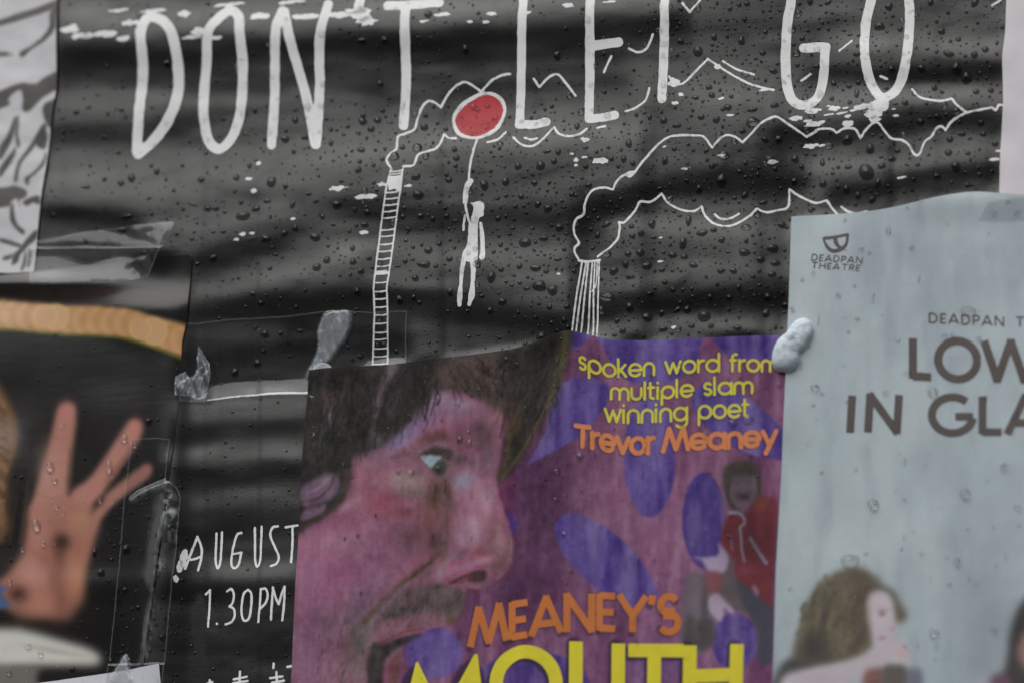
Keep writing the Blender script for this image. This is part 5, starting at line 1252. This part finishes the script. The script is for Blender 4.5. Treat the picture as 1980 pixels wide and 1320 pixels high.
BIGD = [(1675, 333, 15, 17), (1395, 350, 10, 13), (1013, 467, 13, 10), (1043, 553, 13, 12), (1069, 562, 10, 11), (949, 535, 8, 12), (1172, 573, 16, 9), (1360, 610, 13, 12), (1217, 595, 9, 10), (1251, 612, 10, 9), (935, 357, 8, 11), (1045, 320, 9, 10),
    (525, 352, 9, 12), (470, 418, 14, 10), (1440, 489, 12, 8), (1493, 479, 11, 9), (1849, 133, 10, 13), (1868, 150, 10, 12), (1834, 104, 11, 7), (1637, 270, 10, 11), (1682, 288, 8, 11), (1348, 98, 10, 11), (1456, 238, 13, 11), (1046, 651, 11, 11), (1700, 51, 11, 8),
    (806, 285, 10, 9), (762, 302, 10, 9), (805, 343, 9, 8), (809, 378, 11, 10), (820, 512, 13, 8), (828, 484, 9, 7), (1059, 404, 9, 8), (1050, 460, 9, 6), (1035, 518, 11, 7), (1049, 460, 7, 6), (1171, 489, 10, 8), (1238, 489, 8, 8), (1251, 513, 10, 8), (1185, 522, 9, 9),
    (1299, 492, 9, 7), (1216, 278, 7, 9), (1285, 310, 6, 10), (1206, 308, 6, 8), (1320, 470, 8, 12), (1340, 512, 9, 6), (1395, 525, 8, 6), (1419, 525, 8, 6), (1492, 530, 8, 7), (1498, 507, 10, 6), (1327, 597, 8, 8), (1484, 575, 6, 9), (1430, 558, 5, 7), (1357, 450, 11, 7), (1480, 605, 7, 9),
    (1426, 634, 9, 6), (1336, 628, 7, 5), (1374, 629, 6, 6), (1820, 59, 7, 7), (1782, 133, 8, 8), (1583, 178, 6, 9), (1656, 180, 5, 10), (1848, 322, 9, 11), (1578, 93, 8, 5), (1505, 269, 7, 9), (1400, 302, 11, 9), (1350, 365, 7, 9), (1658, 378, 6, 8), (1705, 321, 8, 7), (1535, 305, 8, 8), (1724, 307, 8, 6),
    (1833, 294, 8, 7), (1896, 237, 7, 6), (1812, 226, 7, 6), (1915, 173, 6, 6), (1895, 236, 6, 5), (1871, 295, 6, 5), (1900, 257, 7, 6), (1923, 276, 7, 6), (1370, 168, 7, 6), (1376, 184, 7, 6), (1497, 203, 8, 6), (1455, 213, 11, 5), (1610, 158, 6, 6), (1640, 165, 6, 5),
    (400, 402, 8, 7), (253, 343, 8, 9), (166, 362, 10, 4), (652, 398, 9, 9), (567, 397, 5, 8), (416, 402, 7, 6), (517, 390, 8, 4), (370, 393, 11, 3), (610, 460, 11, 8), (514, 463, 9, 8), (634, 505, 7, 8), (685, 508, 7, 7), (868, 500, 7, 6), (968, 520, 6, 6), (843, 515, 5, 5), (970, 583, 9, 8), (946, 600, 6, 7), (870, 565, 6, 9),
    (1063, 595, 6, 6), (1146, 645, 7, 7), (1203, 638, 7, 7), (1280, 633, 9, 6), (1310, 635, 6, 7), (1092, 620, 6, 6), (1097, 594, 6, 6), (1018, 558, 7, 4), (1056, 525, 6, 5), (1160, 597, 6, 9), (1285, 545, 6, 6), (1257, 568, 6, 6), (1300, 560, 6, 6), (1330, 425, 6, 11), (1000, 320, 7, 8)]
FACED = [(1417, 818, 9, 9), (1446, 812, 10, 10), (1078, 912, 7, 7), (1122, 883, 8, 9), (1076, 966, 6, 6), (908, 857, 6, 9), (886, 780, 6, 8), (795, 915, 7, 7), (772, 912, 5, 7), (890, 850, 5, 8), (1509, 745, 6, 6), (607, 845, 5, 8), (1092, 1034, 6, 7), (1104, 1105, 7, 5), (1120, 680, 3, 3), (1131, 758, 3, 3), (980, 695, 6, 5), (1000, 706, 6, 5)]
PALED = [(1667, 486, 6, 5), (1690, 977, 11, 12), (1868, 957, 9, 13), (1720, 450, 5, 9), (1874, 603, 15, 8), (1645, 1085, 19, 13), (1578, 752, 8, 8), (1805, 760, 11, 9), (1808, 1226, 9, 10), (1943, 905, 7, 8), (1853, 1090, 7, 12), (1970, 985, 6, 8), (1925, 1220, 6, 7), (1924, 417, 5, 5), (1968, 415, 6, 6), (1692, 1320, 6, 6), (1715, 760, 6, 7), (1965, 805, 6, 7), (1575, 532, 4, 4)]
HANDD = [(97, 903, 9, 11), (106, 929, 6, 6), (211, 903, 7, 16), (241, 848, 7, 11), (71, 1016, 9, 15), (85, 1051, 6, 7), (20, 1127, 5, 8), (44, 1063, 5, 6), (194, 968, 5, 6), (160, 970, 3, 9), (120, 953, 3, 3), (122, 995, 4, 5), (110, 981, 5, 7), (123, 860, 4, 4), (288, 815, 7, 7), (262, 862, 5, 6), (305, 812, 4, 4), (120, 822, 5, 6), (245, 1062, 9, 9), (183, 1068, 5, 9), (196, 1107, 8, 8), (55, 1249, 7, 6), (79, 1265, 6, 6), (243, 1141, 6, 6), (268, 1174, 5, 6), (230, 1160, 3, 4), (140, 1293, 6, 6), (18, 1300, 5, 8), (52, 1297, 4, 4), (316, 1232, 6, 8), (292, 1218, 3, 5), (298, 1182, 3, 4), (214, 1277, 5, 6), (293, 1258, 4, 4), (318, 1256, 4, 4), (28, 1134, 4, 4)]
rd = random.Random(21)
for L, k0 in ((BIGD, 'black'), (FACED, 'face'), (PALED, 'pale'), (HANDD, 'hand')):
    for x, y, rx, ry in L:
        k, H = on_sheet(x, y, 0.5)
        if k is None: continue
        if fits(x, y, max(rx, ry) * 0.8, 0): add(x, y, rx, ry, k, H, rd.uniform(-15, 15), 0.75 if k in ('face',) else 1.0)
for x, y, r in ((1510, 685, 4.2), (1523, 678, 4.2), (1536, 679, 3.4), (1525, 697, 4.2), (1519, 707, 3.8)):
    add(x, y, r, r, 'putty', lambda a, b: base_fp(a, b) - 0.1 * MM + HPUT(a, b) * MM + 0.10 * MM, 0, 1.0)
def rain(n, rlo, rhi, power, region, dens, gap=1.5, kinds=None, flat=1.0, asp=0.3):
    x0, y0, x1, y1 = region; c = 0; tries = 0
    while c < n and tries < n * 30:
        tries += 1
        x, y = rd.uniform(x0, x1), rd.uniform(y0, y1)
        if rd.random() > dens(x, y): continue
        r = rlo + (rhi - rlo) * rd.random() ** power
        if not fits(x, y, r, gap): continue
        k, H = on_sheet(x, y, r)
        if k is None or (kinds and k not in kinds): continue
        a = 1 + asp * (rd.random() ** 1.5) * (1 if rd.random() < 0.62 else -1)
        add(x, y, r / math.sqrt(a), r * math.sqrt(a), k, H, rd.uniform(-40, 40) if rd.random() < 0.5 else rd.uniform(-8, 8), flat)
        c += 1
def dblack(x, y):
    if y > 740: return 0.8 if x > 330 else 0.3
    d = 0.35 + 0.65 * math.exp(-((x - 1250) / 650) ** 2)
    if y < 200 and x < 1250: d *= 0.25
    if y > 540 and x < 1000: d *= 0.45
    if x < 620: d *= 0.7
    return d
for q in range(26):                          # drops that have run together
    x, y = rd.uniform(600, 1900), rd.uniform(200, 640); k, H = on_sheet(x, y, 9)
    if k != 'black' or not fits(x, y, 12, 2): continue
    r = rd.uniform(5, 9); t = rd.uniform(0, 6.28)
    add(x, y, r, r * rd.uniform(0.8, 1.1), k, H); add(x + math.cos(t) * r * 1.35, y + math.sin(t) * r * 1.35, r * 0.62, r * 0.66, k, H)
rain(520, 4.0, 8.5, 2.0, (70, 0, 1945, 720), dblack, 2.5, ('black',), asp=0.5)
rain(1200, 2.2, 4.2, 1.5, (60, -20, 1950, 720), dblack, 1.5, ('black',), asp=0.5)
rain(1900, 1.0, 2.2, 1.2, (60, -20, 1950, 720), dblack, 1.0, ('black',), asp=0.4)
rain(170, 1.0, 3.6, 2.0, (330, 760, 600, 1330), dblack, 1.5, ('black',), asp=0.4)
rain(330, 1.0, 3.6, 2.2, (0, 560, 370, 1330), lambda x, y: 0.4 + 0.6 * (y > 850), 1.5, ('hand', 'slip'), asp=0.5)
rain(210, 1.2, 4.0, 2.0, (205, 900, 350, 1320), lambda x, y: 1.0, 1.2, ('hand', 'slip', 'black'), asp=0.3)
for q in range(90):                          # short runs of water on the soaked purple poster
    x, y = rd.uniform(600, 1510), 690 + 560 * rd.random() ** 2.2; k, H = on_sheet(x, y, 4)
    if k == 'face' and fits(x, y, 4, 1): add(x, y, rd.uniform(1.0, 2.2), rd.uniform(4, 11), k, H, rd.uniform(-6, 10), 1.0)
for q in range(26):
    x, y = rd.uniform(1545, 1975), rd.uniform(430, 1300); k, H = on_sheet(x, y, 6)
    if k == 'pale' and fits(x, y, 5, 1): add(x, y, rd.uniform(1.2, 2.6), rd.uniform(5, 14), k, H, rd.uniform(-6, 10), 0.9)
rain(200, 1.2, 4.5, 1.8, (570, 650, 1530, 1330), lambda x, y: 0.4 + 0.6 * (y < 900), 2, ('face',), 0.8, asp=0.6)
rain(70, 1.5, 6.0, 1.6, (1500, 380, 1985, 1330), lambda x, y: 1.0, 3, ('pale',), 0.8, asp=0.5)

def drop_geo(d, nr, ns, seed):
    x, y, rx, ry, k, H, rot, flat = d
    r_ = random.Random(seed)
    t = np.linspace(0, 2 * math.pi, ns, endpoint=False)
    lob = 1 + 0.10 * r_.uniform(-1, 1) * np.cos(2 * t + r_.uniform(0, 6)) + 0.09 * r_.uniform(-1, 1) * np.cos(3 * t + r_.uniform(0, 6)) + 0.05 * r_.uniform(-1, 1) * np.cos(4 * t + r_.uniform(0, 6))
    sag = r_.uniform(0.0, 0.22) * min(1.0, max(rx, ry) / 6.0)
    a = R(rot); P = []; Hh = []
    hmax = (0.66 if k in ('black',) else 0.85) * min(rx, ry) * PXM * flat * r_.uniform(0.85, 1.1)
    for i in range(nr):
        q = 1.0 - i / nr                                     # 1 at the rim
        e = math.sin(q * math.pi / 2) ** 0.9 if i else 1.0
        u = rx * lob * e * np.cos(t); v = ry * lob * e * np.sin(t)
        sh = sag * ry * (1 - e)                               # belly hangs towards the bottom
        u2 = u * (1 + 0.25 * sag * np.sin(t))
        P.append(np.stack([x + u2 * math.cos(a) - v * math.sin(a), y + u2 * math.sin(a) + v * math.cos(a) + sh], -1))
        Hh.append(np.full(ns, hmax * (1 - e ** 1.8) ** 0.8 if i else -0.00003))
    P.append(np.array([[x, y + sag * ry]])); Hh.append(np.array([hmax]))
    P = np.vstack(P); Hh = np.concatenate(Hh)
    V = P3(P[:, 0], P[:, 1], H(P[:, 0], P[:, 1]) + 0.00006 + Hh)
    f4 = []
    i = np.arange(ns); j = (i + 1) % ns
    for q in range(nr - 1): f4.append(np.stack([q * ns + i, q * ns + j, (q + 1) * ns + j, (q + 1) * ns + i], -1)[:, ::-1])
    f3 = np.stack([(nr - 1) * ns + i, (nr - 1) * ns + j, np.full(ns, nr * ns)], -1)[:, ::-1]
    return V, np.vstack(f4), f3
inframe = [d for d in drops if -10 < d[0] < 1990 and -10 < d[1] < 1330]
inframe.sort(key=lambda d: -(d[2] * d[3]))
big, small = inframe[:300], inframe[300:]
def where(d):
    x, y, k = d[0], d[1], d[4]
    if k == 'putty': return 'on the two-lobed dab of putty', 'drops on the putty'
    if k == 'pale': return ('on the pale blue poster\'s lower half' if y > 860 else 'on the pale blue poster\'s upper half'), 'drops on the pale blue poster'
    if k == 'face': return ('on the printed man\'s face and hair' if x < 1040 else 'beside the purple poster\'s lettering'), 'drops on the purple poster'
    if k in ('hand', 'slip'): return ('on the printed raised hand' if x < 235 else 'on the right edge of the hand poster'), 'drops on the hand poster'
    if y > 720: return 'around the printed date and time', 'drops around the date'
    if x > 1640: return ('under the last title letter' if y > 200 else 'right of the last title letter'), 'drops at the right of the black poster'
    if x > 1160 and y > 420: return 'between the striped chimney and pale blue poster', 'drops right of the striped chimney'
    if x > 1160 and y > 200: return 'inside the large drawn smoke cloud', 'drops in the large smoke cloud'
    if x > 960 and y > 270: return 'between the hanging figure and striped chimney', 'drops left of the striped chimney'
    if x > 700 and y > 270: return 'between the ladder chimney and hanging figure', 'drops beside the hanging figure'
    if y <= 270: return ('among the black poster\'s title letters' if x < 1300 else 'between the title letters near the word GO'), 'drops among the title letters' + (' at the right' if x >= 1300 else '')
    return 'below the first title letters', 'drops at the left of the black poster'
def is_dark(d):
    x, y, k = d[0], d[1], d[4]
    if k == 'black':
        i, j = int((x + 120) / 2), int((y + 200) / 2); q = max(1, int(max(d[2], d[3]) / 2))
        return not INKED[max(0, j - q):j + q + 1, max(0, i - q):i + q + 1].any()
    if k == 'hand': return float(hc.sample(np.array([x]), np.array([y])).mean()) < 0.06
    return False
def water_mat(d): return M_water if is_dark(d) else M_waterc
ORD = ['leftmost', 'second', 'third', 'fourth', 'fifth', 'sixth', 'seventh', 'eighth', 'ninth', 'tenth', 'eleventh', 'twelfth', 'thirteenth', 'fourteenth', 'fifteenth', 'sixteenth', 'seventeenth', 'eighteenth', 'nineteenth', 'twentieth']
made = {}
for n_, d in enumerate(big):
    V, f4, f3 = drop_geo(d, 6, 18, n_)
    c = V[:-1].mean(0)
    o = build('rain_drop', V - c, [f4, f3], water_mat(d)); o.location = c
    ph, gr = where(d)
    sz = 'large' if max(d[2], d[3]) > 8.5 else 'medium'
    sh = 'tall' if d[3] > 1.3 * d[2] else ('wide' if d[2] > 1.3 * d[3] else 'round')
    lb = '%s %s rain drop %s' % (sz, sh, ph)
    tag(o, lb, 'rain drop', gr); made.setdefault(lb, []).append((d[0], o))
for lb, L in made.items():
    if 1 < len(L) <= 20:
        L.sort(key=lambda t: t[0])
        for q, (x_, o) in enumerate(L): o['label'] = lb + (', leftmost of these' if q == 0 else ', %s from the left' % ORD[q])
small = sorted(((is_dark(d), n_, d) for n_, d in enumerate(small)), key=lambda t: t[:2])
nclear = sum(1 for t in small if not t[0]); small = [t[2] for t in small]
Vs, F4, F3, off = [], [], [], 0
for n_, d in enumerate(small):
    V, f4, f3 = drop_geo(d, 4, 12, 1000 + n_)
    Vs.append(V); F4.append(f4 + off); F3.append(f3 + off); off += len(V)
o = build('fine_rain_drops', np.vstack(Vs), [np.vstack(F4), np.vstack(F3)], M_water); o['kind'] = 'stuff'
o['label'] = 'countless fine rain droplets scattered over the wet posters'
o.data.materials.append(M_waterc)
n4, n3 = len(F4[0]), len(F3[0]); mi = np.zeros(len(o.data.polygons), np.int32)
mi[:nclear * n4] = 1; mi[len(small) * n4:len(small) * n4 + nclear * n3] = 1
o.data.polygons.foreach_set('material_index', mi)
